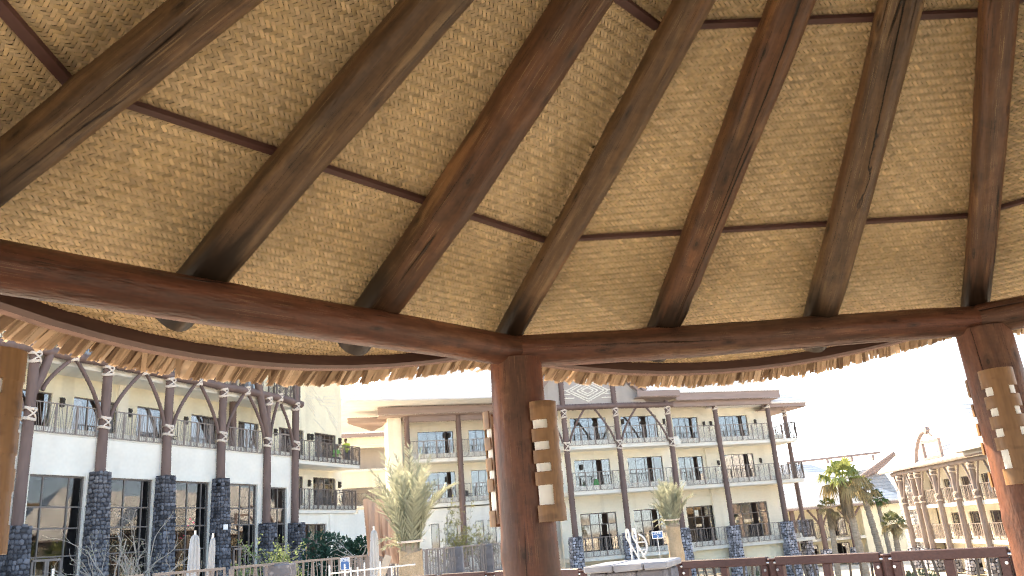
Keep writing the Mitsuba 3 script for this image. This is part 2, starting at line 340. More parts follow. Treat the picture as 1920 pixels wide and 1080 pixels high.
for k in range(8):
    a, b = vert(k), vert(k + 1)
    for j in range(3):
        f_ = a + (b - a) * j / 3
        foot = np.array([*f_, ZR]); top = np.array([CX, CY, zap])
        d = top - foot; L = np.linalg.norm(d); d /= L
        tail = .20 if j == 0 else .262
        kk = k * 3 + j
        e = top - d * (.28 + .12 * (kk % 3))
        sdir = np.cross(d, [0, 0, 1.0]); sdir /= np.linalg.norm(sdir)
        o0, o1, q0, q1 = FIT.get(kk, (0, 0, RR * (1.04 + .10 * math.sin(kk * 2.3)), RR * (.98 + .05 * math.cos(kk * 1.7))))
        e = e + sdir * (o0 + (o1 - o0) / 2.2 * (L - .3)) * (.6 if kk in FIT else 0); foot = foot + sdir * o0
        V, f, uv = log_mesh(foot - d * tail, e, q0, q1, k=32, rough=.030, bend=.016, knots=9, seed=300 + kk)
        key = nkey('rafter', pav); scene[key] = mikit.ply((V, f), 'rafter_wood', smooth=True, uv=uv)
put_log(pav, 'king_post', 'rafter_wood', (CX, CY, zap - .35), (CX, CY, zap + .2), .22, .22, knots=0)
# purlin battens under the mats
for k in range(8):
    for t in (.138, .461, .76):
        a, b = vert(k, RAD * (1 - t)), vert(k + 1, RAD * (1 - t))
        zz = Z0 + SL * AP * t - .006
        mb = MB(); mb.bar((*a, zz - .004), (*b, zz - .004), .034, .016, up=(0, 0, 1)); mb.build('batten', 'batten_wood', pav)

# woven mats: every float of the 2/2 twill is a raised strip of its own in the bays the camera looks at
RM = 3.30
def bay_basis(k):
    m_ = PHI - (k + .5) * PI / 4
    out = np.array([math.cos(m_), math.sin(m_), 0]); e1 = np.array([-math.sin(m_), math.cos(m_), 0]) * -1
    ca = 1 / math.hypot(1, SL); up = np.array([-out[0] * ca, -out[1] * ca, SL * ca])
    o = np.array([CX, CY, 0]) + out * AP + np.array([0, 0, Z0])
    nd = np.cross(e1, up); nd = nd if nd[2] < 0 else -nd
    return o, e1, up, nd, ca
def mat_sheet(k):
    o, e1, up, nd, ca = bay_basis(k)
    ang = np.linspace(-PI / 8, PI / 8, 13); pts = []
    for a in ang:
        n_ = RM * math.cos(a); s_ = RM * math.sin(a); pts.append(o + e1 * s_ + up * ((AP - n_) / ca))
    apex = o + up * (AP / ca)
    v = np.array(pts + [apex]); f = np.array([[i, i + 1, 13] for i in range(12)])
    return v - nd * .006, f
def weave(k, p=.0130):
    o, e1, up, nd, ca = bay_basis(k); g = np.random.default_rng(500 + k)
    N = 310; I, J = np.meshgrid(np.arange(-N, N), np.arange(-N, N), indexing='ij')
    rot = PI / 4 + g.uniform(-.05, .05)
    da = np.array([math.cos(rot), math.sin(rot)]); db = np.array([-math.sin(rot), math.cos(rot)])
    base = (.545, .405, .220)
    for fam in (0, 1):
        sel = ((I + J) % 4) == (0 if fam == 0 else 2)
        i, j = I[sel].astype(float), J[sel].astype(float)
        al, ac = (da, db) if fam == 0 else (db, da)
        idx = (J if fam == 0 else I)[sel]
        ctr = (i + (1.0 if fam == 0 else .5))[:, None] * p * da + (j + (.5 if fam == 0 else 1.0))[:, None] * p * db
        wob = .0022 * np.sin(ctr[:, ::-1] * 5.1 + k) + .0012 * np.sin(ctr * 13.7 + 2 * k)
        ctr = ctr + wob; c0 = np.array([0, 1.45])
        ctr = ctr + c0
        n_ = AP - ctr[:, 1] * ca; s_ = ctr[:, 0]
        ok = (np.abs(s_) < n_ * T8 + .004) & (np.hypot(n_, s_) < RM - .01) & (n_ > .25)
        ctr, idx = ctr[ok], idx[ok]; n = len(ctr)
        tone = (1.07 if fam else .94) * (np.random.default_rng(900 + k + fam).normal(1, .085, 2000))[(idx + 1000) % 2000] * g.normal(1, .085, n)
        warm = (np.random.default_rng(930 + k + fam).normal(0, .02, 2000))[(idx + 1000) % 2000]
        big = 1 + .07 * np.sin(ctr[:, 0] * 4.3 + k) * np.sin(ctr[:, 1] * 3.1 + 2 * k)
        col = np.stack([base[0] * tone * big, base[1] * tone * big * (1 - warm * .5), base[2] * tone * big * (1 - warm * 2.5)], 1)
        lx = np.array([-1.28, -.62, 0, .62, 1.28]); hz = np.array([-.0012, .0006, .0011, .0006, -.0012])
        wy = np.array([-.475, 0, .475]); cr = np.array([-.0008, .0004, -.0008])
        ln = g.normal(1, .03, n); wd = np.clip(g.normal(.925, .04, n), .8, .98); sk = g.normal(0, .03, n); lift = g.normal(0, .0003, n); tl = g.normal(0, .025, n)
        LX, WY = np.meshgrid(lx, wy, indexing='ij')
        U = ctr[:, None, None, :] + (LX[None] * ln[:, None, None] * p)[..., None] * al + ((WY[None] * wd[:, None, None] + LX[None] * sk[:, None, None]) * p)[..., None] * ac
        H = (hz[:, None] + cr[None])[None] + lift[:, None, None] + WY[None] * tl[:, None, None] * p
        V = o + U[..., 0:1] * e1 + U[..., 1:2] * up + H[..., None] * nd
        f0 = grid_faces(5, 3); F_ = (f0[None] + (np.arange(n) * 15)[:, None, None]).reshape(-1, 4)
        yield V.reshape(-1, 3), F_, np.repeat(np.clip(col, .03, .9), 15, axis=0)
for k in range(8):
    v, f = mat_sheet(k)
    seen = k in (7, 0, 1, 2)
    key = nkey('woven_mat', pav)
    scene[key] = mikit.ply((v, f), 'weave_back' if seen else 'thatch_top')
    if seen:
        mb = MB()
        for v, f, c in weave(k): mb.add(v, f, c)
        mb.build('woven_strips', 'weave', key, smooth=True, color=True, kind='stuff')

# fascia boards following the round eave
for k in range(8):
    for name, bsdf, RI, RO, dz0, dz1 in (('fascia_board', 'fascia_dark', 3.250, 3.2895, -.012, .062), ('fascia_batten', 'fascia_wood', 3.290, 3.320, .002, .062)):
        mb = MB(); a = np.linspace(PHI - k * PI / 4 - .002, PHI - (k + 1) * PI / 4 + .002, 15); V = []; m_ = PHI - (k + .5) * PI / 4
        for t in a:
            for r, dz in ((RI, dz0), (RO, dz0 + (RO - RI) * .3), (RO, dz1), (RI, dz1)):
                x, y = CX + r * math.cos(t), CY + r * math.sin(t)
                V.append([x, y, 2.640 - SL * ((x - CX) * math.cos(m_) + (y - CY) * math.sin(m_) - AP) + dz])
        f = []
        for i in range(14):
            for q in range(4): f.append([i * 4 + q, i * 4 + (q + 1) % 4, (i + 1) * 4 + (q + 1) % 4, (i + 1) * 4 + q])
        f += [[0, 3, 2, 1], [56, 57, 58, 59]]
        mb.add(V, f); mb.build(name, bsdf, pav)

# thatch: leaf strips of the fringe, then the covering
def leaf_strip(g, ang, layer):
    r0 = 3.02 + g.uniform(-.04, .06); ln = 3.484 + .006 * layer + g.normal(0, .0035) + .006 * math.sin(ang * 9) + .004 * math.sin(ang * 31) + (g.random() < .03) * g.uniform(0, .018) - r0
    w = g.uniform(.012, .032); sk = .10 * math.sin(ang * 7 + 1) + .08 * math.sin(ang * 17) + (g.normal(0, .28) if g.random() < .09 else g.normal(0, .045))
    o = np.array([CX + r0 * math.cos(ang), CY + r0 * math.sin(ang)]); rad = np.array([math.cos(ang), math.sin(ang)]); tan = np.array([-rad[1], rad[0]])
    n = 5; s = np.linspace(0, 1, n); z_off = 2.702 + .018 * layer + g.uniform(0, .012)
    tw = g.normal(0, .16)
    V = []; dirv = rad * math.cos(sk) + tan * math.sin(sk); side = -rad * math.sin(sk) + tan * math.cos(sk)
    cup = g.uniform(.0, .006)
    for i, q in enumerate(s):
        c = o + dirv * ln * q / max(math.cos(sk), .7); ww = w * (1 - .12 * q ** 2)
        for e in (-1, 0, 1):
            p = c + side * e * ww / 2
            cut = g.uniform(-.004, .004) if i == n - 1 else 0
            p = p + dirv * cut
            zz = float(roof_z(np.array(p[0]), np.array(p[1]), z_off)) - .004 * q * q + e * ww / 2 * math.sin(tw) + (cup if e == 0 else 0)
            V.append([p[0], p[1], zz])
    return np.array(V), grid_faces(n, 3)
g = np.random.default_rng(77)
vis0, vis1 = PHI + .35, PHI - 2 * PI / 4 - .55          # the arc of eave that the camera sees
own, rest = [], MB()
for layer in range(5):
    n = 2000 if layer < 2 else 1300
    for i in range(n):
        ang = PHI + .35 - (i + g.uniform(-.5, .5)) / n * 2 * PI
        V, f = leaf_strip(g, ang, layer)
        tone = TH_TONES[g.integers(0, 6)]
        if layer == 0 and ang > vis1 and ang < vis0 and i % 4 == 0 and len(own) < 300: own.append((V, f, g.integers(0, 6)))
        else: rest.add(V, f, jit(tone, .12))
for V, f, t in own:
    k = nkey('thatch_leaf', pav); scene[k] = mikit.ply((V, f), f'leaf_tone_{t}', smooth=True)
rest.build('thatch_fringe', 'leaf_strip', pav, smooth=True, color=True, kind='stuff')
nr, na = 30, 192; V = []
for top in (1, 0):
    for i in range(nr):
        r = 3.44 * i / (nr - 1)
        for j in range(na):
            a = 2 * PI * j / na; x, y = CX + r * math.cos(a), CY + r * math.sin(a)
            z = float(roof_z(np.array(x), np.array(y), Z0 + (.24 if top else .12))) if r > .02 else Z0 + SL * AP + .2
            V.append([x, y, z + (.02 * math.sin(j * 1.7 + i * 2.3) + .02 * math.sin(j * 5.1) if top else 0) * min(1, r)])
f = []
for b in (0, nr * na):
    for i in range(nr - 1):
        for j in range(na):
            q = [b + i * na + j, b + (i + 1) * na + j, b + (i + 1) * na + (j + 1) % na, b + i * na + (j + 1) % na]
            f.append(q if b == 0 else q[::-1])
e = (nr - 1) * na
f += [[e + j, nr * na + e + j, nr * na + e + (j + 1) % na, e + (j + 1) % na] for j in range(na)]
mb = MB(); mb.add(V, f); mb.build('thatch_covering', 'thatch_top', pav, smooth=40)

# bamboo lamps on the posts: half tube with cut windows either side of a spine, white diffuser behind
def lamp(px, py, az, off, label, z0=1.662, z1=2.182, tilt=0.0):
    az = math.radians(az); d = np.array([math.sin(az), math.cos(az)]); s = np.array([d[1], -d[0]])
    c = np.array([px, py]) + d * off; R, th = .0715, .006
    t = thing('post_lamp', label, 'lamp')
    H = z1 - z0
    bars = [(0, .135), (.295, .405), (.475, .585), (.655, .765), (.84, 1.0)]
    def shell(a0, a1, za, zb, r=R, thick=th, n=14):
        a = np.linspace(a0, a1, n); V = []
        for q in a:
            for rr in (r, r - thick):
                for z in (za, zb):
                    p = c + d * rr * math.cos(q) + s * rr * math.sin(q); V.append([p[0], p[1], z])
        f = []
        for i in range(n - 1):
            b = i * 4; e = b + 4
            f += [[b, e, e + 1, b + 1], [b + 3, e + 3, e + 2, b + 2], [b + 1, e + 1, e + 3, b + 3], [b + 2, e + 2, e, b]]
        f += [[0, 1, 3, 2], [(n - 1) * 4, (n - 1) * 4 + 2, (n - 1) * 4 + 3, (n - 1) * 4 + 1]]
        return np.array(V), np.array(f)
    A = 1.62; SPN = .50; mb = MB(); mb.add(*shell(-SPN, SPN, z0, z1, r=R - .0006)); mb.build('spine', 'bamboo', t, smooth=30)
    for a, b in bars:
        mb = MB(); mb.add(*shell(-A, A, z0 + H * a, z0 + H * b, r=R + .0015)); mb.build('bamboo_ring', 'bamboo', t, smooth=30)
    mb = MB(); mb.add(*shell(-1.62, 1.62, z0 + .012, z1 - .012, r=R - .0125, thick=.004)); mb.build('diffuser', 'diffuser', t, smooth=30)
    mb = MB(); w = c - d * .02
    p = [c + s * .04 - d * .005, c - s * .04 - d * .005, c - s * .04 - d * (off - .1), c + s * .04 - d * (off - .1)]
    mb.add([[*q, z] for z in (z0 + .01, z1 - .01) for q in p], [[0, 3, 2, 1], [4, 5, 6, 7], [0, 1, 5, 4], [1, 2, 6, 5], [2, 3, 7, 6], [3, 0, 4, 7]]); mb.build('back_plate', 'dark_cut', t)
p0, p1, p2 = vert(0), vert(1), vert(2)
lamp(*p0, 97, .197, 'large bamboo lamp half cut off by the left edge of the picture', z1=2.160)
lamp(*p1, 131, .130, 'bamboo lamp with white windows on the right side of the middle post')
lamp(*p1, 309, .130, 'bamboo lamp mostly hidden behind the left edge of the middle post')
lamp(*p2, 206, .130, 'bamboo lamp facing us on the right post, a spine with rungs and white gaps')
lamp(*p2, 4, .130, 'bamboo lamp peeping past the left edge of the right post')
# ------------------------------------------------------------------ building kit
class Frame:
    "facade frame: x along the facade, y into the building, z up"
    def __init__(s, ox, oy, az):
        az = math.radians(az); s.o = np.array([ox, oy]); s.d = np.array([math.sin(az), math.cos(az)]); s.i = -np.array([s.d[1], -s.d[0]])
    def __call__(s, v):
        v = np.asarray(v, float); q = s.o + v[:, :1] * s.d + v[:, 1:2] * s.i
        return np.column_stack([q, v[:, 2]])
def wall(F, B, u0, u1, z0, z1, y0, th, holes, bsdf, name='wall', pts=None):
    p = sg.Polygon(pts) if pts is not None else sg.box(u0, z0, u1, z1)
    for h in holes: p = p.difference(sg.box(*[h[0], h[2], h[1], h[3]]))
    mb = MB(F)
    for q in (p.geoms if hasattr(p, 'geoms') else [p]):
        m = trimesh.creation.extrude_polygon(q, th); v = np.asarray(m.vertices)
        mb.add(np.column_stack([v[:, 0], y0 + th - v[:, 2], v[:, 1]]), m.faces)
    return mb.build(name, bsdf, B)
def slab(F, B, u0, u1, z0, z1, y0, y1, bsdf='slab_render', name='balcony_slab'):
    mb = MB(F); mb.cbox((u0, y0, z0), (u1, y1, z1), .02); return mb.build(name, bsdf, B)
def window(F, B, u0, u1, z0, z1, y, us, zs, fw=.06, glass='pane_glass', curtains=(), name='window', split=True, room=2.2, door=None):
    "frame with mullions at us (fractions) and transoms at zs (heights); one pane per opening; a dim room behind"
    mb = MB(F); W = u1 - u0
    mb.box((u0, y - .04, z0), (u0 + fw, y + .05, z1)); mb.box((u1 - fw, y - .04, z0), (u1, y + .05, z1))
    mb.box((u0 + fw, y - .04, z1 - fw), (u1 - fw, y + .05, z1)); mb.box((u0 + fw, y - .04, z0), (u1 - fw, y + .05, z0 + fw))
    xs = [u0 + fw] + [u0 + W * q for q in us] + [u1 - fw]; zz = [z0 + fw] + list(zs) + [z1 - fw]; h = fw * .42
    for q in xs[1:-1]: mb.box((q - h, y - .035, z0 + fw), (q + h, y + .045, z1 - fw))
    for q in zz[1:-1]:
        for a, b in zip(xs[:-1], xs[1:]): mb.box((a + h * (a > u0 + fw), y - .03, q - h), (b - h * (b < u1 - fw), y + .04, q + h))
    k = mb.build(name, 'frame_metal', B)
    if door:
        a, b, t = door; mb = MB(F)
        for q in (a, (a + b) / 2 - .05, (a + b) / 2 + .05, b): mb.box((q - .045, y - .05, z0 + .01), (q + .045, y + .06, t))
        mb.box((a, y - .05, t), (b, y + .06, t + .09)); mb.build('door_leaf_frame', 'iron_pale', k)
    gl = MB(F)
    for a, b in zip(xs[:-1], xs[1:]):
        for c, d in zip(zz[:-1], zz[1:]):
            tx, tz = rng.normal(0, .004), rng.normal(0, .004)
            v = [[a, y - tx, c], [b, y + tx, c], [b, y + tx + tz, d], [a, y - tx + tz, d]]
            if split: mb = MB(F); mb.add(v, [[0, 1, 2, 3]]); mb.build('pane', glass, k)
            else: gl.add(v, [[0, 1, 2, 3]])
    if not split: gl.build('pane', glass, k)
    mb = MB(F); e = .12; a, b, c, d, y0, y1 = u0 - e, u1 + e, z0 - .02, z1 + e, y + .12, y + room
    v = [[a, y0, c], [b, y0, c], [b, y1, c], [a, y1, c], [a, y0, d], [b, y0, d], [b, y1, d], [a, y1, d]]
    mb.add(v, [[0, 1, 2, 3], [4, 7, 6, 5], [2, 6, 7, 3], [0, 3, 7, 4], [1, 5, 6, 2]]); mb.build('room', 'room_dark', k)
    for a, b in curtains:
        n = max(4, int((b - a) * W / .09)); xx = np.linspace(u0 + W * a, u0 + W * b, n); V = []
        for i, q in enumerate(xx):
            for z in (z0 + .05, z1 - .05): V.append([q, y + .25 + .05 * math.sin(i * 1.9), z])
        mb = MB(F); mb.add(V, grid_faces(n, 2)); mb.build('curtain', 'curtain', k, smooth=True)
    return k
def railing(F, B, u0, u1, z0, z1, y, panel=.46, bars=4, bsdf='iron', depth=None, th=.022, name='railing', ends=(1, 1)):
    mb = MB(F); n = max(1, round((u1 - u0) / panel)); xs = np.linspace(u0, u1, n + 1)
    mb.box((u0, y - .03, z1 - .045), (u1, y + .03, z1)); mb.box((u0, y - .02, z0), (u1, y + .02, z0 + .035))
    for i, x in enumerate(xs):
        w = .035 if i % 4 == 0 else .017
        mb.box((x - w, y - w, z0 + .035), (x + w, y + w, z1 - .045))
    k = mb.build(name, bsdf, B); mb = MB(F)
    for i, (a, b) in enumerate(zip(xs[:-1], xs[1:])):
        w = b - a; s = 1 if i % 2 else -1
        for j in range(bars):
            q = (j + .5) / bars; xb = a + w * q; xt = np.clip(xb + s * w * .42, a + .03, b - .03)
            mb.bar((xb, y, z0 + .03), (xt, y, z1 - .04), th, th * .6, up=(0, 1, 0))
    mb.build('baluster', bsdf, k, kind='stuff')
    return k
def side_railing(F, B, u, y0, y1, z0, z1, bsdf='iron'):
    F2 = Frame(0, 0, 0); F2.o = F.o + u * F.d + y0 * F.i; F2.d = F.i; F2.i = -F.d
    return railing(F2, B, 0, y1 - y0, z0, z1, 0, bsdf=bsdf)
def sconce(F, B, u, z, y):
    mb = MB(F); mb.box((u - .09, y - .10, z - .2), (u + .09, y, z + .2)); mb.box((u - .07, y - .17, z - .14), (u + .07, y - .10, z - .02)); mb.box((u - .07, y - .17, z + .04), (u + .07, y - .10, z + .15))
    mb.build('sconce', 'sconce_metal', B)
def column(F, B, u, z0, z1, y=0, r=.2, ropes=(), dx=0, dy=0, bsdf='brown_paint', k=14):
    g = np.random.default_rng(int(abs(u) * 91 + abs(z1) * 7 + 3)); n = max(6, int((z1 - z0) / .5)); s = np.linspace(0, 1, n)
    pts = np.column_stack([u + dx * s + .02 * np.sin(s * 5 + g.uniform(0, 6)), y + dy * s, z0 + (z1 - z0) * s])
    rr = r * (1.06 - .12 * s + g.normal(0, .02, n))
    mb = MB(F); mb.tube(pts, rr, k); key = mb.build('column', bsdf, B, smooth=40)
    for a, b in ropes: rope(F, key, u + dx * ((a + b) / 2 - z0) / (z1 - z0), a, b, y, r * 1.12)
    return key
def rope(F, parent, u, za, zb, y, r, th=.035):
    mb = MB(F); a = np.linspace(0, 2 * PI, 17)
    for z in (za, za + .05, zb - .05, zb): mb.tube(np.column_stack([u + r * 1.06 * np.cos(a), y + r * 1.06 * np.sin(a), z + .03 * np.sin(a * 2 + z)]), th, 5, cap=False)
    for s in (1, -1):
        for ph in (0, PI / 2):
            t = np.linspace(0, 1, 9); aa = -PI / 2 + s * (t - .5) * 2.3
            mb.tube(np.column_stack([u + r * 1.1 * np.cos(aa), y + r * 1.1 * np.sin(aa), za + (zb - za) * t]), th, 5)
    mb.build('rope_lashing', 'rope', parent, smooth=40)
def brace(F, B, p, q, sag, r=.075, y=0, bsdf='brown_paint'):
    t = np.linspace(0, 1, 12); p, q = np.array(p), np.array(q)
    u = p[0] + (q[0] - p[0]) * t ** sag; z = p[1] + (q[1] - p[1]) * t
    mb = MB(F); mb.tube(np.column_stack([u, np.full(12, y), z]), r, 9); mb.build('brace', bsdf, B, smooth=40)
def stone_mesh(g, c, w, h, ax, n, proud):
    "one rough stone: an uneven pillow in the plane (ax, z) bulging along n"
    k = g.integers(7, 10); a = np.sort(np.linspace(0, 2 * PI, k, endpoint=False) + g.uniform(-.25, .25, k))
    sq = 1 / np.maximum(np.abs(np.cos(a)), np.abs(np.sin(a))) ** .75
    x = np.cos(a) * sq * w / 2 * g.uniform(.74, 1.06, k); z = np.sin(a) * sq * h / 2 * g.uniform(.74, 1.08, k)
    up = np.array([0, 0, 1.0]); P = []
    for f_, d in ((1, -.03), (.97, proud * .45), (.62, proud)):
        P.append(c + (x * f_)[:, None] * ax + (z * f_)[:, None] * up + n * (d + g.normal(0, .004, (k, 1))))
    P.append((c + n * proud * 1.12)[None]); V = np.vstack(P); f = []
    for L in range(2):
        for i in range(k): f.append([L * k + i, L * k + (i + 1) % k, (L + 1) * k + (i + 1) % k, (L + 1) * k + i])
    F_ = np.array(f); F_ = np.vstack([F_[:, [0, 1, 2]], F_[:, [0, 2, 3]], [[2 * k + i, 2 * k + (i + 1) % k, 3 * k] for i in range(k)]])
    n_ = np.cross(V[F_[0, 1]] - V[F_[0, 0]], V[F_[0, 2]] - V[F_[0, 0]])
    if np.cross(ax, up) @ n < 0: F_ = F_[:, ::-1]
    return V, F_
def stone_base(F, B, u, z0, z1, w0, w1, y0, y1, faces=('f', 'l', 'r'), size=.22, seed=0, out=None):
    "tapered pier faced with rough stones; returns the key, appends the stones to OUT or joins them"
    g = np.random.default_rng(seed + 40); mb = MB(F)
    v = [[u + sx * w, y, z] for z, w, yy in ((z0, w0 / 2, y0), (z1, w1 / 2, y0 + (w0 - w1) / 2)) for y in (yy, y1) for sx in (-1, 1)
         for sx in [sx]]
    v = [[u + sx * w / 2, (y0 + (w0 - w) / 2) if q == 0 else y1, z] for z, w in ((z0, w0), (z1, w1)) for q in (0, 1) for sx in (-1, 1)]
    mb.add(v, BOXF); key = mb.build('stone_base', 'mortar', B); mine = []
    z = z0
    while z < z1 - .06:
        h = min(g.uniform(.75, 1.2) * size * .82, z1 - z + .02); t = (z + h / 2 - z0) / (z1 - z0); w = w0 + (w1 - w0) * t; yf = y0 + (w0 - w) / 2
        for fc in faces:
            a0, a1 = (u - w / 2, u + w / 2) if fc == 'f' else (yf, y1); q = a0
            while q < a1 - .05:
                l = g.uniform(.6, 1.35) * size
                if a1 - q - l < size * .5: l = a1 - q
                cc = (q + l / 2); jz = g.uniform(-.03, .03)
                if fc == 'f': mine.append(stone_mesh(g, np.array([cc, yf, z + h / 2 + jz]), l * 1.0, h * 1.06, np.array([1.0, 0, 0]), np.array([0, -1.0, 0]), g.uniform(.03, .07)))
                elif fc == 'l': mine.append(stone_mesh(g, np.array([u - w / 2, cc, z + h / 2 + jz]), l, h * 1.06, np.array([0, -1.0, 0]), np.array([-1.0, 0, 0]), g.uniform(.03, .07)))
                else: mine.append(stone_mesh(g, np.array([u + w / 2, cc, z + h / 2 + jz]), l, h * 1.06, np.array([0, 1.0, 0]), np.array([1.0, 0, 0]), g.uniform(.03, .07)))
                q += l
        z += h
    mb = MB(F)
    for v, f in mine:
        if out is not None and out[0] > 0:
            out[0] -= 1; m_ = MB(F); m_.add(v, f); m_.build('stone', f'stone_{"aaabbc"[g.integers(0, 6)]}', key, smooth=50)
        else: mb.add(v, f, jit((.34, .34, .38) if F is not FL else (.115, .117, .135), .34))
    if mb.n: mb.build('stone_facing', 'stone_v', key, color=True, smooth=False, kind='stuff')
    return key
def hip_roof(F, B, u0, u1, y0, y1, z0, rise, bsdf='shingle_roof', name='roof', th=.12, hipL=True, hipR=True):
    h = (y1 - y0) / 2; a = u0 + (h if hipL else 0); b = u1 - (h if hipR else 0); ym = (y0 + y1) / 2
    v = [[u0, y0, z0], [u1, y0, z0], [u1, y1, z0], [u0, y1, z0], [a, ym, z0 + rise], [b, ym, z0 + rise]]
    v += [[p[0], p[1], p[2] - th] for p in v[:4]]
    f = [[0, 1, 5, 4], [2, 3, 4, 5]]; t = [[1, 2, 5], [3, 0, 4], [6, 8, 7], [6, 9, 8], [0, 6, 7], [0, 7, 1], [1, 7, 8], [1, 8, 2], [2, 8, 9], [2, 9, 3], [3, 9, 6], [3, 6, 0]]
    mb = MB(F); mb.add(v, np.vstack([np.array(f)[:, [0, 1, 2]], np.array(f)[:, [0, 2, 3]], t])); return mb.build(name, bsdf, B)
def eave(F, B, u0, u1, y, z0, z1, yin=None, name='eave_board'):
    mb = MB(F); mb.cbox((u0, y - .08, z0), (u1, y + .02, z1), .015); k = mb.build(name, 'brown_board', B); return k

# ------------------------------------------------------------------ left hotel wing
FL = Frame(-13.864, 44.8, 20.74)
HL = thing('hotel_building', 'white and cream hotel wing on the left with tall dark windows between stone piers', 'building')
YW = 1.8                                  # balcony back wall
W1 = [(-14.46, -11.9), (-10.7, -8.28), (-6.95, -4.66), (-3.25, -1.1), (-.1, 1.4)]
W0 = [(-18.2, -15.7)]
h1 = [(a, b, .02, 5.46) for a, b in W0 + W1[:4]] + [(W1[4][0], W1[4][1], .02, 5.36)]
wall(FL, HL, -19.5, 2.2, 0, 7.02, .12, .3, h1, 'white_render')
for i, (a, b) in enumerate(W0 + W1):
    zt = 5.46 if i < 5 else 5.36; us = [(.25, .72), (.27, .73), (.42, .81) , (.39, .79), (.42, .78), (.55,)][i]
    if i == 2: us = (.37, .79)
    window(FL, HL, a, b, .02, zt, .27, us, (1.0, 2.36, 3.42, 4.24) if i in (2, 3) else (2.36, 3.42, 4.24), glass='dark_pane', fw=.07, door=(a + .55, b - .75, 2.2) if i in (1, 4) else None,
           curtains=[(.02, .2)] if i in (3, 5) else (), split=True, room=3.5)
slab(FL, HL, -19.5, 2.25, 7.022, 7.10, .1, YW, name='balcony_slab')
D2 = [(-17.6, -15.1), (-14.9, -12.45), (-11.38, -8.93), (-7.86, -5.47), (-4.32, -2.2), (-.74, 1.0), (2.83, 5.27), (6.4, 8.8)]
D1 = [(2.83, 5.2), (6.25, 8.71)]
wall(FL, HL, -19.5, 9.45, 7.1, 14.2, YW, .3, [(a, b, 7.14, 9.1) for a, b in D2] + [(a, b, 10.4, 11.85) for a, b in D2[:6]], 'yellow_render')
wall(FL, HL, 2.2, 9.45, 0, 7.1, YW, .28, [(a, b, 4.24, 6.30) for a, b in D1], 'cream_render')
wall(FL, HL, 9.17, 9.43, 0, 14.1, YW + .3, .2, [], 'white_render', pts=[(9.17, 0), (9.43, 0), (9.43, 14.1), (9.17, 14.1)])
mb = MB(FL); mb.box((9.15, YW + .3, 0), (9.44, 16, 14.1)); mb.build('wall', 'cream_render', HL)
for i, (a, b) in enumerate(D2):
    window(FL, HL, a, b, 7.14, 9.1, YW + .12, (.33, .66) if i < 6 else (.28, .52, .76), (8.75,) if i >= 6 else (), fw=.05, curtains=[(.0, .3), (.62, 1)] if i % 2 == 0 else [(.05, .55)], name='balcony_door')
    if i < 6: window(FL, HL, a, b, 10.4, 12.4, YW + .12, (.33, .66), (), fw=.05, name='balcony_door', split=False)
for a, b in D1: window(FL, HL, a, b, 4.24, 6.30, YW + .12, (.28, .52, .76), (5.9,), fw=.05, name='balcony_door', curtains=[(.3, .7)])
# relief on the upper end wall
mb = MB(FL)
def rl(pts):
    for p, q in zip(pts[:-1], pts[1:]): mb.bar((p[0], YW - .006, p[1]), (q[0], YW - .006, q[1]), .035, .04, up=(0, 1, 0))
for k in range(4):
    o = k * .28
    rl([(5.3 + o * .3, 11.6 - o * .9), (6.4 + o * .1, 10.75 - o * .75)]); rl([(7.6 + o * .5, 10.9 - o * .8), (9.0 - o * .1, 9.95 + o * .1 - .2 * k)])
for k in range(4): rl([(5.35 + .25 * k, 11.1 + .28 * k), (6.55 + .25 * k, 11.3 - .05 * k), (7.1 + .1 * k, 10.9 + .2 * k), (8.8, 11.0 + .25 * k)][:4])
rl([(6.3, 9.95), (7.6, 9.25)]); rl([(5.4, 12.25), (8.2, 12.6)])
mb.build('relief_band', 'slab_render', HL)
ROPES = (7.47, 7.93)
out = [300]
cols = [(-18.5, 5.62), (-14.88, 3.5), (-11.35, 5.62), (-7.75, 5.62), (-4.13, 5.63), (-.56, 3.45), (1.93, 3.43)]
for i, (u, zs) in enumerate(cols):
    big = zs > 5
    w0, w1 = (.90, .62) if big else (.78, .68)
    column(FL, HL, u, zs - .1, 10.3 if i < 6 else 14.0, y=-.04, r=.2, ropes=[ROPES, (9.75, 10.15)])
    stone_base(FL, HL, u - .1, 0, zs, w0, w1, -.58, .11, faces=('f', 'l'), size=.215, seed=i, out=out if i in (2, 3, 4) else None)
column(FL, HL, -14.80, 8.55, 10.3, y=-.04, r=.17, dx=.66)
column(FL, HL, -.52, 7.9, 13.5, y=-.06, r=.2, dx=-1.75)
column(FL, HL, -1.9, 7.1, 13.5, y=1.2, r=.19)
for (p, q, s) in [((-14.4, 8.7), (-13.2, 10.15), 1.4), ((-11.58, 7.9), (-12.98, 10.2), 1.5), ((-11.05, 7.9), (-9.45, 10.2), 1.5), ((-8.0, 7.9), (-9.22, 10.2), 1.5), ((-7.42, 7.9), (-6.1, 10.15), 1.5), ((-4.42, 7.85), (-5.75, 10.15), 1.5),
                  ((-3.82, 7.9), (-2.56, 10.1), 1.5), ((-.85, 7.95), (-2.15, 10.1), 1.5), ((-.3, 7.95), (.3, 10.0), 1.5), ((1.72, 7.7), (.6, 9.95), 1.5), ((-15.2, 7.9), (-16.7, 10.2), 1.5)]:
    brace(FL, HL, p, q, s, .085, y=-.04)
mb = MB(FL); t = np.linspace(-19.5, 2.5, 30); mb.tube(np.column_stack([t, -.05 + 0 * t, 10.30 + .02 * np.sin(t * 2) - .1 * np.clip(t, 0, 3) / 2]), .2, 12); bk = mb.build('roof_beam', 'brown_paint', HL, smooth=40)
for u in (-16.8, -13.1, -9.33, -5.92, -2.35, .45): rope(FL, bk, u, 10.11, 10.49, -.05, .17)
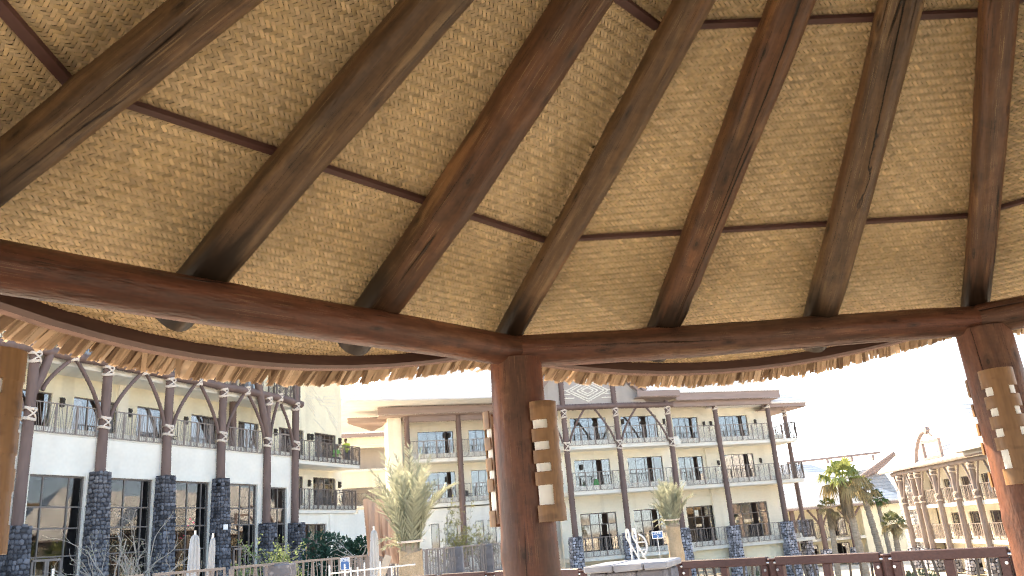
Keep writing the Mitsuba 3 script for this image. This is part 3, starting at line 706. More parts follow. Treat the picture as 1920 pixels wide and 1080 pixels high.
slab(FL, HL, -19.5, 2.3, 9.93, 10.22, .2, YW)
mb = MB(FL); mb.box((-19.5, .16, 7.1), (2.25, .28, 7.34)); mb.build('balcony_kerb', 'slab_render', HL)
for a, b in zip(cols[:-1], cols[1:]):
    railing(FL, HL, a[0] + .28, b[0] - .28, 7.1, 8.3, .06, bsdf='iron_pale')
    if b[0] < 2.1: railing(FL, HL, a[0] + .25, b[0] - .25, 10.3, 11.5, .1, bsdf='iron')
railing(FL, HL, .1, 2.2, 10.3, 11.5, -.12); side_railing(FL, HL, 2.25, -.1, YW - .05, 10.3, 11.5)
slab(FL, HL, 2.27, 8.68, 6.72, 6.99, -.05, YW); slab(FL, HL, 2.27, 8.15, 3.95, 4.19, -.05, YW)
mb = MB(FL); mb.box((2.3, .0, 6.99), (8.6, .1, 7.22)); mb.box((2.3, .0, 4.19), (8.1, .1, 4.42)); mb.build('balcony_kerb', 'slab_render', HL)
railing(FL, HL, 2.3, 8.66, 6.95, 8.1, -.08); side_railing(FL, HL, 8.66, -.06, YW, 6.95, 8.1)
railing(FL, HL, 2.3, 8.12, 4.17, 5.34, -.08); side_railing(FL, HL, 8.12, -.06, YW, 4.17, 5.34)
wall(FL, HL, 2.2, 8.62, 0, 3.94, .12, .25, [(2.7, 5.2, 1.35, 3.38)], 'white_render')
window(FL, HL, 2.7, 5.2, 1.35, 3.38, .26, (.36, .66), (2.3,), fw=.06)
mb = MB(FL); mb.box((5.4, .0, 0), (5.62, .118, 3.94)); mb.build('pilaster', 'white_render', HL); mb = MB(FL); mb.box((8.62, .12, 0), (12.6, .37, 4.2)); mb.build('wall', 'white_render', HL)
for u, z in [(-12.0, 8.75), (-8.35, 8.7), (-4.75, 8.7), (-1.2, 8.7), (2.45, 8.75), (5.7, 8.75), (6.05, 8.75), (9.15, 8.75)]: sconce(FL, HL, u, z, YW)
for u, z in [(5.75, 5.9), (9.05, 5.9)]: sconce(FL, HL, u, z, YW)
mb = MB(FL); mb.box((-9.1, YW - .12, 7.1), (-8.5, YW, 9.95)); mb.build('pilaster', 'cream_render', HL)
mb = MB(FL); mb.box((-19.5, YW + .3, 14.0), (9.4, 16, 14.2)); mb.box((-19.5, 15.8, 0), (9.4, 16, 14)); mb.box((-19.5, .66, 0), (-19.2, 15.8, 14)); mb.build('wall', 'cream_render', HL)
hip_roof(FL, HL, -21, 11, -1.2, 17.5, 14.25, 4.5)
for u in (-13.9, -6.95): 
    mb = MB(FL); mb.tube([(u - .1, -1.0, .2), (u - .1, -1.0, 1.9)], .07, 10); mb.build('downpipe', 'steel', HL, smooth=40)
mb = MB(FL); mb.box((-4.5, -.64, 3.15), (-4.2, -.6, 3.4)); mb.build('notice', 'sign_white', HL)

# ------------------------------------------------------------------ low wing between the two hotel blocks
FW_ = Frame(-15.5, 78, 75)
HW = thing('hotel_building', 'low cream hotel wing set back between the white wing and the columned block', 'building')
wall(FW_, HW, -9, 3.6, -3.8, 12.1, 0, .3, [(-8, 3.0, 9.1, 11.1), (-8, 3.0, 5.75, 7.4)], 'yellow_render')
mb = MB(FW_); mb.box((-9, 1.9, 3), (3.6, 2.1, 12.1)); mb.build('wall', 'taupe_render', HW)
slab(FW_, HW, -9, 3.6, 8.85, 9.08, -.25, -.002); slab(FW_, HW, -9, 3.6, 5.5, 5.74, -.25, 1.9); slab(FW_, HW, -9, 3.6, 11.3, 11.42, -.12, -.002, name='string_course')
eave(FW_, HW, -9.5, 4.0, -.7, 12.05, 12.5); hip_roof(FW_, HW, -10, 4.4, -.9, 9, 12.5, 4.2)
railing(FW_, HW, -8, 3.0, 5.75, 6.9, .1)

# ------------------------------------------------------------------ centre hotel block
FB = Frame(15.87, 65.74, 72)
HB = thing('hotel_building', 'three storey cream hotel block with brown columns, arched braces and a gable, in the middle', 'building')
def bay(F, u0, u1, us3, us2, us1, y=0, yw=1.9, wtop=(10.1, 6.92, 3.02), low=True, curt=True):
    a = wtop
    holes = [(w[0], w[1], 7.95, a[0]) for w in us3] + [(w[0], w[1], 4.75, a[1]) for w in us2] + [(w[0], w[1], .1 if low else w[2], a[2] if low else w[3]) for w in us1]
    wall(F, HB, u0, u1, -3.8, 11.2, y + yw, .3, holes, 'cream_render')
    for w in us3: window(F, HB, w[0], w[1], 7.95, a[0], y + yw + .12, (.27, .52, .77), (), fw=.035, curtains=(), name='balcony_door')
    for w in us2: window(F, HB, w[0], w[1], 4.75, a[1], y + yw + .12, (.27, .52, .77), (), fw=.035, curtains=(), name='balcony_door')
    for w in us1:
        if low: window(F, HB, w[0], w[1], .1, a[2], y + yw + .12, (.27, .52, .77), (2.2,), fw=.07, name='balcony_door', room=4)
        else: window(F, HB, w[0], w[1], w[2], w[3], y + yw + .12, (), (), fw=.06)
def floors(F, u0, u1, y, yw=1.9, low=True, ends=(0, 0)):
    for zt in (7.83, 4.58) + ((.02,) if low else ()):
        slab(F, HB, u0, u1, zt - .3, zt, y - .02, y + yw); mb = MB(F); mb.box((u0 + .05, y + .06, zt), (u1 - .05, y + .16, zt + .34)); mb.build('balcony_kerb', 'slab_render', HB)
def rails(F, us, y, low=True):
    for a, b in zip(us[:-1], us[1:]):
        for zt in (7.83, 4.58) + ((.02,) if low else ()):
            railing(F, HB, a + .22, b - .22, zt - .02, zt + 1.3, y - .05, panel=.5, bars=4, th=.015, bsdf='iron_pale')
# right part
bay(FB, -4.6, 5.85, [(-3.24, -.93), (1.0, 3.8)], [(-3.19, -.96), (1.1, 3.8)], [(-3.07, -.44), (1.08, 4.35)])
floors(FB, -4.5, 5.9, 0)
cr = [-4.4, -.37, 4.5]
rails(FB, cr + [5.8], 0)
for u in cr[1:]:
    column(FB, HB, u, 1.2, 11.0, y=-.12, r=.2, ropes=[(10.35, 10.8)]); stone_base(FB, HB, u - .05, -3.8, 1.32, .92, .74, -.6, .25, size=.22, seed=int(60 + u))
for zt in (7.83, 4.58, .02):
    side_railing(FB, HB, 6.95, -.05, 5.5, zt - .02, zt + 1.3); slab(FB, HB, 5.92, 7.0, zt - .3, zt, 0, 5.5)
    railing(FB, HB, 5.95, 6.95, zt - .02, zt + 1.3, .02)
column(FB, HB, 7.0, 1.2, 10.3, y=1.2, r=.17, ropes=[(9.8, 10.2)]); stone_base(FB, HB, 7.0, -3.8, 1.3, .8, .62, .85, 1.6, size=.22, seed=71)
mb = MB(FB); mb.box((-4.6, 2.2, -3.8), (5.85, 2.4, -.1)); mb.build('wall', 'taupe_render', HB)
wall(FB, HB, -4.6, 5.5, -3.8, -.3, .5, .2, [(-4.0, -1.0, -3.2, -1.35), (.6, 3.6, -3.2, -1.35)], 'yellow_render')
for a, b in ((-4.0, -1.0), (.6, 3.6)): window(FB, HB, a, b, -3.2, -1.35, .62, (.33, .66), (), fw=.06)
eave(FB, HB, -4.2, 5.35, -.9, 11.05, 11.75); slab(FB, HB, -4.4, 5.3, 11.0, 11.04, -.85, 1.9, bsdf='brown_board', name='soffit')
mb = MB(FB); mb.box((-4.5, -.5, 10.62), (4.7, -.2, 11.0)); mb.build('eave_beam', 'brown_board', HB)
hip_roof(FB, HB, -30, 5.5, -1.05, 14, 11.75, 4.6)
# lower roof and balconies round the right corner
eave(FB, HB, 4.3, 8.6, .3, 10.45, 10.85); mb = MB(FB); mb.box((8.5, .3, 10.45), (8.6, 7, 10.85)); mb.build('eave_board', 'brown_board', HB)
slab(FB, HB, 4.7, 8.5, 10.40, 10.44, .35, 7, bsdf='brown_board', name='soffit'); hip_roof(FB, HB, 0, 8.8, .1, 8, 10.86, 2.6)
mb = MB(FB); mb.box((5.6, 2.2, -3.8), (5.84, 13, 11.2)); mb.box((-4, 12.8, -3.8), (5.6, 13, 11.2)); mb.build('wall', 'cream_render', HB)
# middle part with braces and gable, standing 1.7 m forward
YM = -1.75
um = [-14.1, -9.95, -5.6]
bay(FB, -14.3, -4.75, [(-12.88, -9.9), (-8.64, -5.55)], [(-12.85, -9.95), (-8.6, -5.5)], [(-12.8, -9.9), (-8.6, -5.6)], y=YM)
floors(FB, -14.3, -4.75, YM); rails(FB, um, YM)
for u in um:
    column(FB, HB, u, 1.2, 10.95 if u > -6 else 15, y=YM - .12, r=.2, ropes=[(7.45, 8.05), (9.85, 10.4)]); stone_base(FB, HB, u - .05, -3.8, 1.45, .9, .72, YM - .6, YM + .25, size=.22, seed=int(30 + abs(u)))
for a, b in zip(um[:-1], um[1:]):
    mid = (a + b) / 2
    brace(FB, HB, (a + .28, 8.0), (mid - .28, 10.6), 1.4, .075, y=YM - .12); brace(FB, HB, (b - .28, 8.0), (mid + .28, 10.6), 1.4, .075, y=YM - .12)
brace(FB, HB, (um[0] - .28, 8.0), (um[0] - 1.8, 11.0), 1.4, .075, y=YM - .12)
mb = MB(FB); mb.tube([(-16.6, YM - .12, 10.6), (-10, YM - .12, 10.64), (-5.1, YM - .12, 10.6)], .22, 12); mb.build('roof_beam', 'brown_paint', HB, smooth=40)
GY = YM - .05; gu, gz = -12.0, 15.6
wall(FB, HB, 0, 0, 0, 0, GY, .2, [], 'taupe_render', name='gable', pts=[(gu - 5.0, 10.65), (gu + 5.0, 10.65), (gu, gz)])
mb = MB(FB)
for k, w in enumerate((.5, .85, 1.35, 1.7)):
    hgt = w * .48; P = [(gu - w, 11.85), (gu, 11.85 + hgt), (gu + w, 11.85), (gu, 11.85 - hgt), (gu - w, 11.85)]
    for p, q in zip(P[:-1], P[1:]): mb.bar((p[0], GY - .012, p[1]), (q[0], GY - .012, q[1]), .07, .05, up=(0, 1, 0))
for s in (-1, 1):
    for k in range(3): mb.bar((gu + s * (1.95 - k * .02), GY - .012, 11.3 + .3 * k), (gu + s * (1.1 + .3 * k), GY - .012, 11.3 + .3 * k), .07, .05, up=(0, 1, 0))
mb.build('diamond_relief', 'slab_render', HB)
mb = MB(FB)
for s in (-1, 1): mb.bar((gu + s * 4.4, GY - .25, gz - 4.15), (gu, GY - .25, gz + .25), .25, .3, up=(0, 1, 0)); mb.bar((gu + s * 4.6, GY - .5, gz - 3.95), (gu, GY - .5, gz + .65), .3, .22, up=(0, 1, 0))
mb.build('gable_rafter', 'brown_board', HB)
mb = MB(FB); hh = gz + .8
for s in (-1, 1): mb.add([[gu, GY - .7, hh], [gu + s * 4.7, GY - .7, hh - 4.4], [gu + s * 4.7, 8, hh - 4.4], [gu, 8, hh]], [[0, 1, 2, 3]])
mb.build('gable_roof', 'shingle_roof', HB)
eave(FB, HB, -8.3, -4.7, YM - .8, 11.15, 11.6); slab(FB, HB, -8.3, -4.7, 11.1, 11.14, YM - .75, 0, bsdf='brown_board', name='soffit')
# left part, set back 2.3 m
YL = 2.3
ul = [-25.05, -21.15, -16.9, -12.9]
bay(FB, -26.3, -12.0, [(-23.9, -21.1), (-19.85, -17.6), (-15.8, -13.5)], [(-23.9, -21.1), (-19.85, -17.6), (-15.8, -13.5)], [], y=YL, wtop=(10.05, 6.95, 3))
floors(FB, -25.2, -12.3, YL, low=False); rails(FB, ul, YL, low=False)
for u in ul[:3]: column(FB, HB, u, -1, 11.0, y=YL - .15, r=.21)
wall(FB, HB, -25.4, -12.3, -3.8, 4.2, YL + .3, .25, [(a, a + .62, 1.3, 3.15) for a in (-23.5, -20.15, -19.2, -17.9, -16.0)] + [(-22.5, -21.5, .6, 3.15)], 'white_render')
for a in (-23.5, -20.15, -19.2, -17.9, -16.0): window(FB, HB, a, a + .62, 1.3, 3.15, YL + .4, (), (), fw=.05)
window(FB, HB, -22.5, -21.5, .6, 3.15, YL + .4, (.5,), (), fw=.05)
mb = MB(FB); mb.box((-26.4, YL + .3, -3.8), (-25.4, YL + 2.2, 11.0)); mb.build('wall', 'cream_render', HB)
mb = MB(FB); mb.box((-25.3, YL - .25, 10.55), (-12.2, YL + .05, 10.95)); mb.build('eave_beam', 'brown_board', HB)
eave(FB, HB, -27.3, -13.4, YL - 1.0, 11.0, 11.55); slab(FB, HB, -27.2, -13.4, 10.96, 10.995, YL - .95, YL + 2, bsdf='brown_board', name='soffit')
eave(FB, HB, -29.3, -26.0, YL + .9, 10.75, 11.15, name='eave_board')
mb = MB(FB); mb.add([[-29.3, YL + .9, 10.75], [-26.4, YL + .9, 10.75], [-26.4, YL + 3, 10.75], [-27.2, YL + 3, 10.4]], [[0, 1, 2, 3]]); mb.build('soffit', 'brown_board', HB)
for u, z, y in [(-25.4, 9.6, YL), (-21.8, 9.75, YL), (-21.4, 9.75, YL), (-21.8, 6.4, YL), (-12.35, 9.7, YM), (-8.5, 9.7, YM), (-4.95, 9.6, YM), (-12.3, 6.4, YM), (-8.55, 6.4, YM), (-4.2, 6.4, 0), (-.4, 9.5, 0), (.25, 9.5, 0), (4.5, 9.5, 0), (-.4, 6.3, 0), (.4, 6.3, 0), (4.4, 6.3, 0)]:
    sconce(FB, HB, u, z, y + 1.9)
for u in (-8.95, -.75): 
    mb = MB(FB); y = YM if u < -5 else 0; mb.box((u, y + 1.7, -.0), (u + .4, y + 1.9, 4.28)); mb.box((u, y + 1.7, 4.6), (u + .4, y + 1.9, 7.5)); mb.build('pilaster', 'cream_render', HB)
mb = MB(FB); mb.tube([(-29, 6.5, 16.3), (6, 6.5, 16.3)], .14, 8); mb.build('ridge_beam', 'brown_board', HB)

# ------------------------------------------------------------------ right hotel block, lit by the sun
FR = Frame(34.8, 72.0, 184.35)
HR = thing('hotel_building', 'sunlit hotel block on the far right with a row of branching brown columns', 'building')
wall(FR, HR, -5.2, 24, -3.8, 4.9, 1.8, .3, [(a, a + 2.5, z, z + 2.0) for a in (-2.6, 1.0, 4.7, 8.4, 12) for z in (-1.1, 1.75)], 'cream_render')
wall(FR, HR, -10.6, -5.2, -3.8, 5.0, .5, 1.2, [], 'white_render')
g = np.random.default_rng(5); mb = MB(FR)
for z in np.arange(-3.7, 4.9, .33):
    u = -10.6
    while u < -5.3:
        l = g.uniform(.3, .7); mb.add(*stone_mesh(g, np.array([u + l / 2, .5, z + .16]), min(l, -5.2 - u), .34, np.array([1.0, 0, 0]), np.array([0, -1.0, 0]), g.uniform(.03, .07)), jit((.40, .39, .39), .18)); u += l
for z in np.arange(-3.7, 4.9, .33):
    y = .5
    while y < 8:
        l = g.uniform(.3, .7); mb.add(*stone_mesh(g, np.array([-10.6, y + l / 2, z + .16]), l, .34, np.array([0, -1.0, 0]), np.array([-1.0, 0, 0]), g.uniform(.03, .07)), jit((.40, .39, .39), .18)); y += l
mb.build('stone_facing', 'stone_v', HR, color=True, smooth=False, kind='stuff')
mb = MB(FR); mb.box((-10.58, .55, -3.8), (-10.3, 9, 5)); mb.box((-10.3, 8.7, -3.8), (24, 9, 5)); mb.build('wall', 'cream_render', HR)
for a in (-2.6, 1.0, 4.7, 8.4, 12):
    for z in (-1.1, 1.75): window(FR, HR, a, a + 2.5, z, z + 2.0, 1.95, (.5,), (), fw=.09, split=False, name='balcony_door')
for zt in (1.7, -1.2):
    slab(FR, HR, -9, 24, zt - .3, zt, .1, 1.8, bsdf='slab_render')
uc = [-7.75, -4.6, -3.25, .4, 4.1, 7.65, 11.3, 15, 18.6]
for i, u in enumerate(uc):
    column(FR, HR, u, -2.2, 4.7, y=0, r=.24, ropes=[(1.95, 2.5), (4.1, 4.5)], bsdf='grey_timber'); stone_base(FR, HR, u, -3.8, -2.0, 1.0, .85, -.5, .45, size=.3, seed=80 + i)
    if i != 2: brace(FR, HR, (u - .3, 2.4), (u - 1.5, 4.75), 1.4, .085, y=0, bsdf='grey_timber')
    if i != 1: brace(FR, HR, (u + .3, 2.4), (u + 1.5, 4.75), 1.4, .085, y=0, bsdf='grey_timber')
for a, b in zip(uc[:-1], uc[1:]):
    if b - a < 2: continue
    for zt in (1.7, -1.2): railing(FR, HR, a + .3, b - .3, zt, zt + 1.25, .18, panel=.32, bars=1, th=.03, bsdf='grey_timber')
mb = MB(FR); mb.tube([(-9.5, 0, 4.75), (24, 0, 4.75)], .2, 10); mb.build('roof_beam', 'grey_timber', HR, smooth=40)
eave(FR, HR, -11.4, 24, -.5, 4.95, 5.2); hip_roof(FR, HR, -11.6, 25, -.6, 10, 5.2, 4.8)
mb = MB(FR)
for p, q in [((.45, 5.2), (.45, 7.0)), ((3.9, 5.2), (3.9, 6.9)), ((.45, 6.85), (3.9, 6.75)), ((.45, 5.45), (3.9, 5.45))]: mb.bar((p[0], -.4, p[1]), (q[0], -.4, q[1]), .22, .22, up=(0, 1, 0))
mb.build('roof_frame', 'brown_board', HR)
t = np.linspace(0, 1, 14); mb = MB(FR); mb.tube(np.column_stack([-1.9 + 3.9 * t ** 1.2, -.4 + 0 * t, 5.2 + 2.5 * np.sin(t * 1.75)]), .16, 8); mb.bar((1.75, -.4, 7.55), (2.25, -.4, 7.9), .35, .3, up=(0, 1, 0)); mb.bar((2.0, -.4, 7.6), (2.75, -.4, 7.2), .14, .12, up=(0, 1, 0)); mb.build('roof_horn', 'brown_board', HR, smooth=40)
mb = MB(FR); v = [[8, -1.6, 5.3], [16, -1.6, 5.3], [12, -1.6, 8.6], [8, 5, 5.3], [16, 5, 5.3], [12, 5, 8.6]]; mb.add(v, np.array([[0, 1, 2], [3, 5, 4], [0, 2, 5], [0, 5, 3], [1, 4, 5], [1, 5, 2]])); mb.build('gable_roof', 'shingle_roof', HR)

# ------------------------------------------------------------------ far hotel block at the back right
FF = Frame(29.0, 95.0, 90)
HF = thing('hotel_building', 'distant yellow hotel block behind the fan palms with a grey shingled hip and a gablet', 'building')
wall(FF, HF, -14, 12.6, -3.8, 2.3, 2.0, .3, [(a, a + 1.7, z, z + 2.0) for a in (-9, -5, -1, 1.6, 5.2) for z in (-.85, -3.6)], 'yellow_render')
for a in (-9, -5, -1, 1.6, 5.2):
    for z in (-.85, -3.6): window(FF, HF, a, a + 1.7, z, z + 2.0, 2.12, (.5,), (), fw=.1, split=False)
mb = MB(FF); mb.box((8.2, .2, -3.8), (12.7, 2.0, 2.15)); mb.build('wall', 'yellow_render', HF)
slab(FF, HF, -14, 8.1, -1.25, -.95, .0, 2.0)
for i, u in enumerate((-10.5, -7, -3.2, .2, 3.3, 6.6)):
    column(FF, HF, u, -2.2, 2.3, y=-.4, r=.28, dx=0); stone_base(FF, HF, u, -3.8, -2.1, 1.1, .95, -.9, .1, size=.35, seed=120 + i)
    brace(FF, HF, (u - .2, .4), (u - 1.3, 2.2), 1.4, .11, y=-.4); brace(FF, HF, (u + .2, .4), (u + 1.3, 2.2), 1.4, .11, y=-.4)
us = (-10.5, -7, -3.2, .2, 3.3, 6.6)
for a, b in zip(us[:-1], us[1:]): railing(FF, HF, a + .3, b - .3, -.95, .75, -.1, panel=.5, bars=2, th=.035)
eave(FF, HF, -15, 13.2, -.9, 2.25, 2.6); hip_roof(FF, HF, -16, 13.4, -1, 15, 2.6, 5.2)
mb = MB(FF); mb.add([[7.0, -.9, 2.3], [12.8, -.9, 2.15], [13.0, 4, 6.5], [8.9, 4, 6.1]], [[0, 1, 2, 3]]); mb.add([[12.8, -.9, 2.15], [13.2, 8, 2.2], [13.0, 4, 6.5]], [[0, 1, 2]]); mb.add([[7.0, -.9, 2.3], [8.9, 4, 6.1], [7, 8, 2.3]], [[0, 1, 2]])
mb.build('hip_roof', 'shingle_grey', HF)
mb = MB(FF); mb.add([[9.0, 2.4, 4.95], [14.0, 2.2, 7.75], [14.35, 2.2, 6.8], [11.6, 3.4, 5.5]], [[0, 1, 2, 3]]); mb.bar((9.0, 2.3, 5.1), (14.1, 2.1, 7.9), .2, .25, up=(0, 1, 0)); mb.bar((14.1, 2.2, 7.9), (14.4, 2.2, 6.9), .2, .2, up=(0, 1, 0)); mb.build('gablet', 'brown_board', HF)
mb = MB(FF); mb.tube([(3.0, 7, 8.0), (14.6, 7, 8.35)], .13, 8)
for u in (4.5, 8, 11, 13.6): mb.box((u - .12, 6.85, 7.5), (u + .12, 7.15, 8.1))
mb.build('ridge_beam', 'brown_board', HF)

# a thatched hall out of frame on the right: it is what the left wing's windows mirror
HT = thing('thatched_hall', 'large thatched hall outside the frame, mirrored in the dark windows of the left wing', 'building')
FT = Frame(46, 54, 190)
wall(FT, HT, -12, 14, -1, 4.2, 0, .4, [(-8, -4, 0, 3), (0, 4, 0, 3), (7, 11, 0, 3)], 'taupe_render')
hip_roof(FT, HT, -16, 18, -3, 15, 3.4, 6.2, bsdf='hall_thatch', th=.4)
mb = MB(FT); mb.box((-16, 1.5, -3.8), (18, 14, 3.7)); mb.build('hall_core', 'room_mid', HT)
#@@OBJECTS
# ------------------------------------------------------------------ date palms with tied fronds
def frond_mesh(g, base, az, lean, L, tip, leaf=.26, npair=36, curl=0.5, sat=1.0):
    "a feather leaf: rachis from BASE, leaning LEAN rad from upright at its foot to TIP at its end, towards AZ"
    n = 14; s = np.linspace(0, 1, n); th = lean + (tip - lean) * s ** 1.6
    d2 = np.array([math.sin(az), math.cos(az), 0]); P = [np.array(base, float)]
    for i in range(1, n):
        t = (th[i] + th[i - 1]) / 2; P.append(P[-1] + L / (n - 1) * (d2 * math.sin(t) + np.array([0, 0, math.cos(t)])))
    P = np.array(P); mb = MB(); c0 = np.array((.33, .335, .245)) * g.uniform(.85, 1.15)
    mb.tube(P, np.linspace(.014, .003, n), 5, c=c0 * 1.15)
    side = np.array([d2[1], -d2[0], 0])
    for k in range(npair):
        q = .16 + .83 * (k + g.uniform(-.3, .3)) / npair; i = min(int(q * (n - 1)), n - 2); f = q * (n - 1) - i
        o = P[i] * (1 - f) + P[i + 1] * f; t = P[i + 1] - P[i]; t /= np.linalg.norm(t)
        for sgn in (-1, 1):
            ll = leaf * (1 - abs(q - .45) * 1.0) * g.uniform(.8, 1.15); a = g.uniform(.45, .8)
            nrm = np.cross(t, side); d = t * math.cos(a) + (side * sgn * .85 + nrm * g.uniform(-.5, .5)) * math.sin(a); d /= np.linalg.norm(d)
            w = np.cross(d, nrm + side * g.uniform(-.6, .6)); w /= np.linalg.norm(w); w *= .014
            m = o + d * ll * .5 + np.array([0, 0, -.008]); e = o + d * ll + np.array([0, 0, -.03 * curl])
            c = c0 * g.uniform(.8, 1.25) * (1 + .25 * (g.random() < .25))
            mb.add([o - w * .5, o + w * .5, m + w, m - w, e], [[0, 1, 2], [0, 2, 3], [3, 2, 4]], c)
    return mb
def date_palm(label, x, y, zt, rt, seed, nf, L, spread, leaf, wrap_top):
    g = np.random.default_rng(seed); t = thing('date_palm', label, 'palm tree'); n = 40; k = 26
    zs = np.linspace(0, wrap_top, n); th = np.linspace(0, 2 * PI, k, endpoint=False); Z, TH = np.meshgrid(zs, th, indexing='ij')
    R = rt * (1.0 + .05 * np.sin(3 * TH + Z * 2) + .035 * np.sin(7 * TH - Z * 5) + .03 * np.sin(Z * 9 + TH) + .03 * g.normal(size=Z.shape) * .5)
    R *= 1 + .08 * np.sin(Z * 1.7 + 1); zz = Z + np.where(Z > wrap_top - .02, .035 * np.sin(2 * TH + 1), 0)
    V = np.stack([x + R * np.cos(TH), y + R * np.sin(TH), zz], -1).reshape(-1, 3)
    f = []
    for i in range(n - 1):
        for j in range(k): f.append([i * k + j, i * k + (j + 1) % k, (i + 1) * k + (j + 1) % k, (i + 1) * k + j])
    mb = MB(); mb.add(V, f); mb.build('burlap_wrap', 'burlap', t, smooth=50)
    mb = MB(); a = np.linspace(0, 2 * PI, 4)
    mb.tube([(x, y, 0), (x, y, wrap_top - .02), (x, y, zt)], [rt * .9, rt * .9, rt * .5], 14); mb.build('trunk', 'palm_bark', t, smooth=50)
    for i in range(nf):
        az = 2 * PI * (i * .381966) + g.uniform(-.2, .2); q = (i + .5) / nf
        r0 = rt * .75 * math.sqrt(q); b = (x + r0 * math.sin(az), y + r0 * math.cos(az), wrap_top - .12)
        lean = .02 + .10 * q + g.normal(0, .03); tip = spread * (.15 + .85 * q) * g.uniform(.6, 1.25)
        frond_mesh(g, b, az, lean, L * g.uniform(.75, 1.08) * (1 - .22 * q), tip, leaf).build('frond', 'leaf', t, color=True)
    for i in range(4):
        az = g.uniform(3.3, 5.9); frond_mesh(g, (x + rt * math.sin(az), y + rt * math.cos(az), wrap_top + g.uniform(0, .35)), az, 1.1, g.uniform(.35, .6) * L * .5, 2.2, leaf * .6, 14).build('broken_frond', 'leaf', t, color=True)
    a = np.linspace(0, 2 * PI, 25); mb = MB()
    for dz in (0, .018): mb.tube(np.column_stack([x + rt * 1.06 * np.cos(a), y + rt * 1.06 * np.sin(a), wrap_top + .17 + dz + .015 * np.sin(a)]), .012, 5, cap=False)
    mb.build('tie_rope', 'rope', t)
    return t
date_palm('date palm with grey green fronds tied upright over a burlap wrapped trunk', -2.32, 16.0, 1.75, .225, 21, 32, 2.05, 1.32, .36, 1.55)
date_palm('smaller tied date palm like a pale brush, standing behind the stone wall', 4.0, 24.0, 1.95, .20, 22, 46, 1.5, 1.05, .24, 1.62)

# ------------------------------------------------------------------ fan palms
def fan_leaf(g, o, d, R, droop, c0, nseg=22):
    mb = MB(); d = d / np.linalg.norm(d); side = np.cross(d, [0, 0, 1.0]); side /= np.linalg.norm(side) + 1e-9; nrm = np.cross(side, d)
    pet = o + d * R * .75 + np.array([0, 0, -.04 * R]); mb.tube([o, (o + pet) / 2 + [0, 0, .05 * R], pet], .02 * R, 5, c=np.array(c0) * 1.1)
    for i in range(nseg):
        a = (i / (nseg - 1) - .5) * 3.9; dd = d * math.cos(a) + side * math.sin(a); l = R * (.72 - .16 * abs(a) / 2) * g.uniform(.9, 1.1)
        wv = -d * math.sin(a) + side * math.cos(a); w = wv * R * .055 + nrm * R * .03 * (1 if i % 2 else -1)
        m = pet + dd * l * .55 + nrm * .03 * R; e = pet + dd * l + np.array([0, 0, -droop * l * g.uniform(.5, 1.3)])
        c = np.array(c0) * g.uniform(.75, 1.3)
        mb.add([pet, m - w, m + w, e - w * .25, e + w * .25], [[0, 1, 2], [1, 3, 4], [1, 4, 2]], c)
    return mb
def fan_palm(label, x, y, z0, zt, r, R, nl, seed, green, skirt, lean=0.0, dead=.3):
    g = np.random.default_rng(seed); t = thing('fan_palm', label, 'palm tree'); n = 26; s = np.linspace(0, 1, n)
    P = np.column_stack([x + lean * s ** 1.5 - lean, y + 0 * s, z0 + (zt - z0) * s]); rr = r * (1.25 - .4 * s) * (1 + .07 * np.where(np.arange(n) % 2, 1, -1))
    mb = MB(); mb.tube(P, rr, 12); mb.build('trunk', 'palm_bark', t, smooth=False)
    top = P[-1]
    for i in range(nl):
        q = i / nl; az = i * 2.39996 + g.uniform(-.2, .2); el = 1.35 - 2.0 * q + g.uniform(-.12, .12)
        d = np.array([math.cos(el) * math.sin(az), math.cos(el) * math.cos(az), math.sin(el)])
        c = np.array(green) * g.uniform(.8, 1.2) if q < 1 - dead else np.array((.30, .24, .13)) * g.uniform(.8, 1.2)
        fan_leaf(g, top + d * r * .6, d, R * g.uniform(.85, 1.1), .35 + .7 * q, c).build('frond', 'leaf', t, color=True)
    if skirt:
        mb = MB()
        for i in range(420):
            az = g.uniform(0, 2 * PI); z = zt - g.uniform(0, skirt * .55); o = np.array([x + r * .9 * math.cos(az), y + r * .9 * math.sin(az), z]); out = np.array([math.cos(az), math.sin(az), 0]); l = skirt * g.uniform(.3, .55)
            w = np.array([-math.sin(az), math.cos(az), 0]) * g.uniform(.015, .04); e = o + out * g.uniform(.15, .5) * R * .45 + np.array([0, 0, -l])
            m = o + out * .12 * R + np.array([0, 0, -l * .3]); mb.add([o - w, o + w, m + w * 1.6, m - w * 1.6, e], [[0, 1, 2], [0, 2, 3], [3, 2, 4]], np.array((.33, .26, .18)) * g.uniform(.6, 1.3))
        mb.build('dead_skirt', 'leaf', t, color=True)
    return t
GREEN = (.29, .32, .115)
fan_palm('tallest fan palm with bright green fan leaves and a brown skirt of dead fronds', 16.9, 45.0, -3.9, 3.3, .19, .90, 20, 31, GREEN, 2.2, lean=-.35)
fan_palm('thin fan palm trunk just left of the tallest fan palm', 16.3, 46.0, -3.9, 1.9, .15, .5, 10, 32, (.13, .15, .06), 1.2, lean=.25, dead=.6)
fan_palm('slender fan palm with a drooping olive head right behind the tallest fan palm', 21.8, 55.0, -3.9, 3.0, .2, .72, 18, 33, (.26, .25, .10), .8, lean=-.55, dead=.5)
fan_palm('slender fan palm with a small dark green head in front of the yellow wall', 24.7, 60.0, -3.9, 2.35, .15, .52, 20, 34, (.09, .13, .05), 0, lean=-.25, dead=.1)
fan_palm('short fan palm with a drooping grey green head by the sunlit block', 21.3, 50.0, -3.9, .75, .17, .55, 18, 35, (.15, .16, .08), .6, lean=.2, dead=.4)

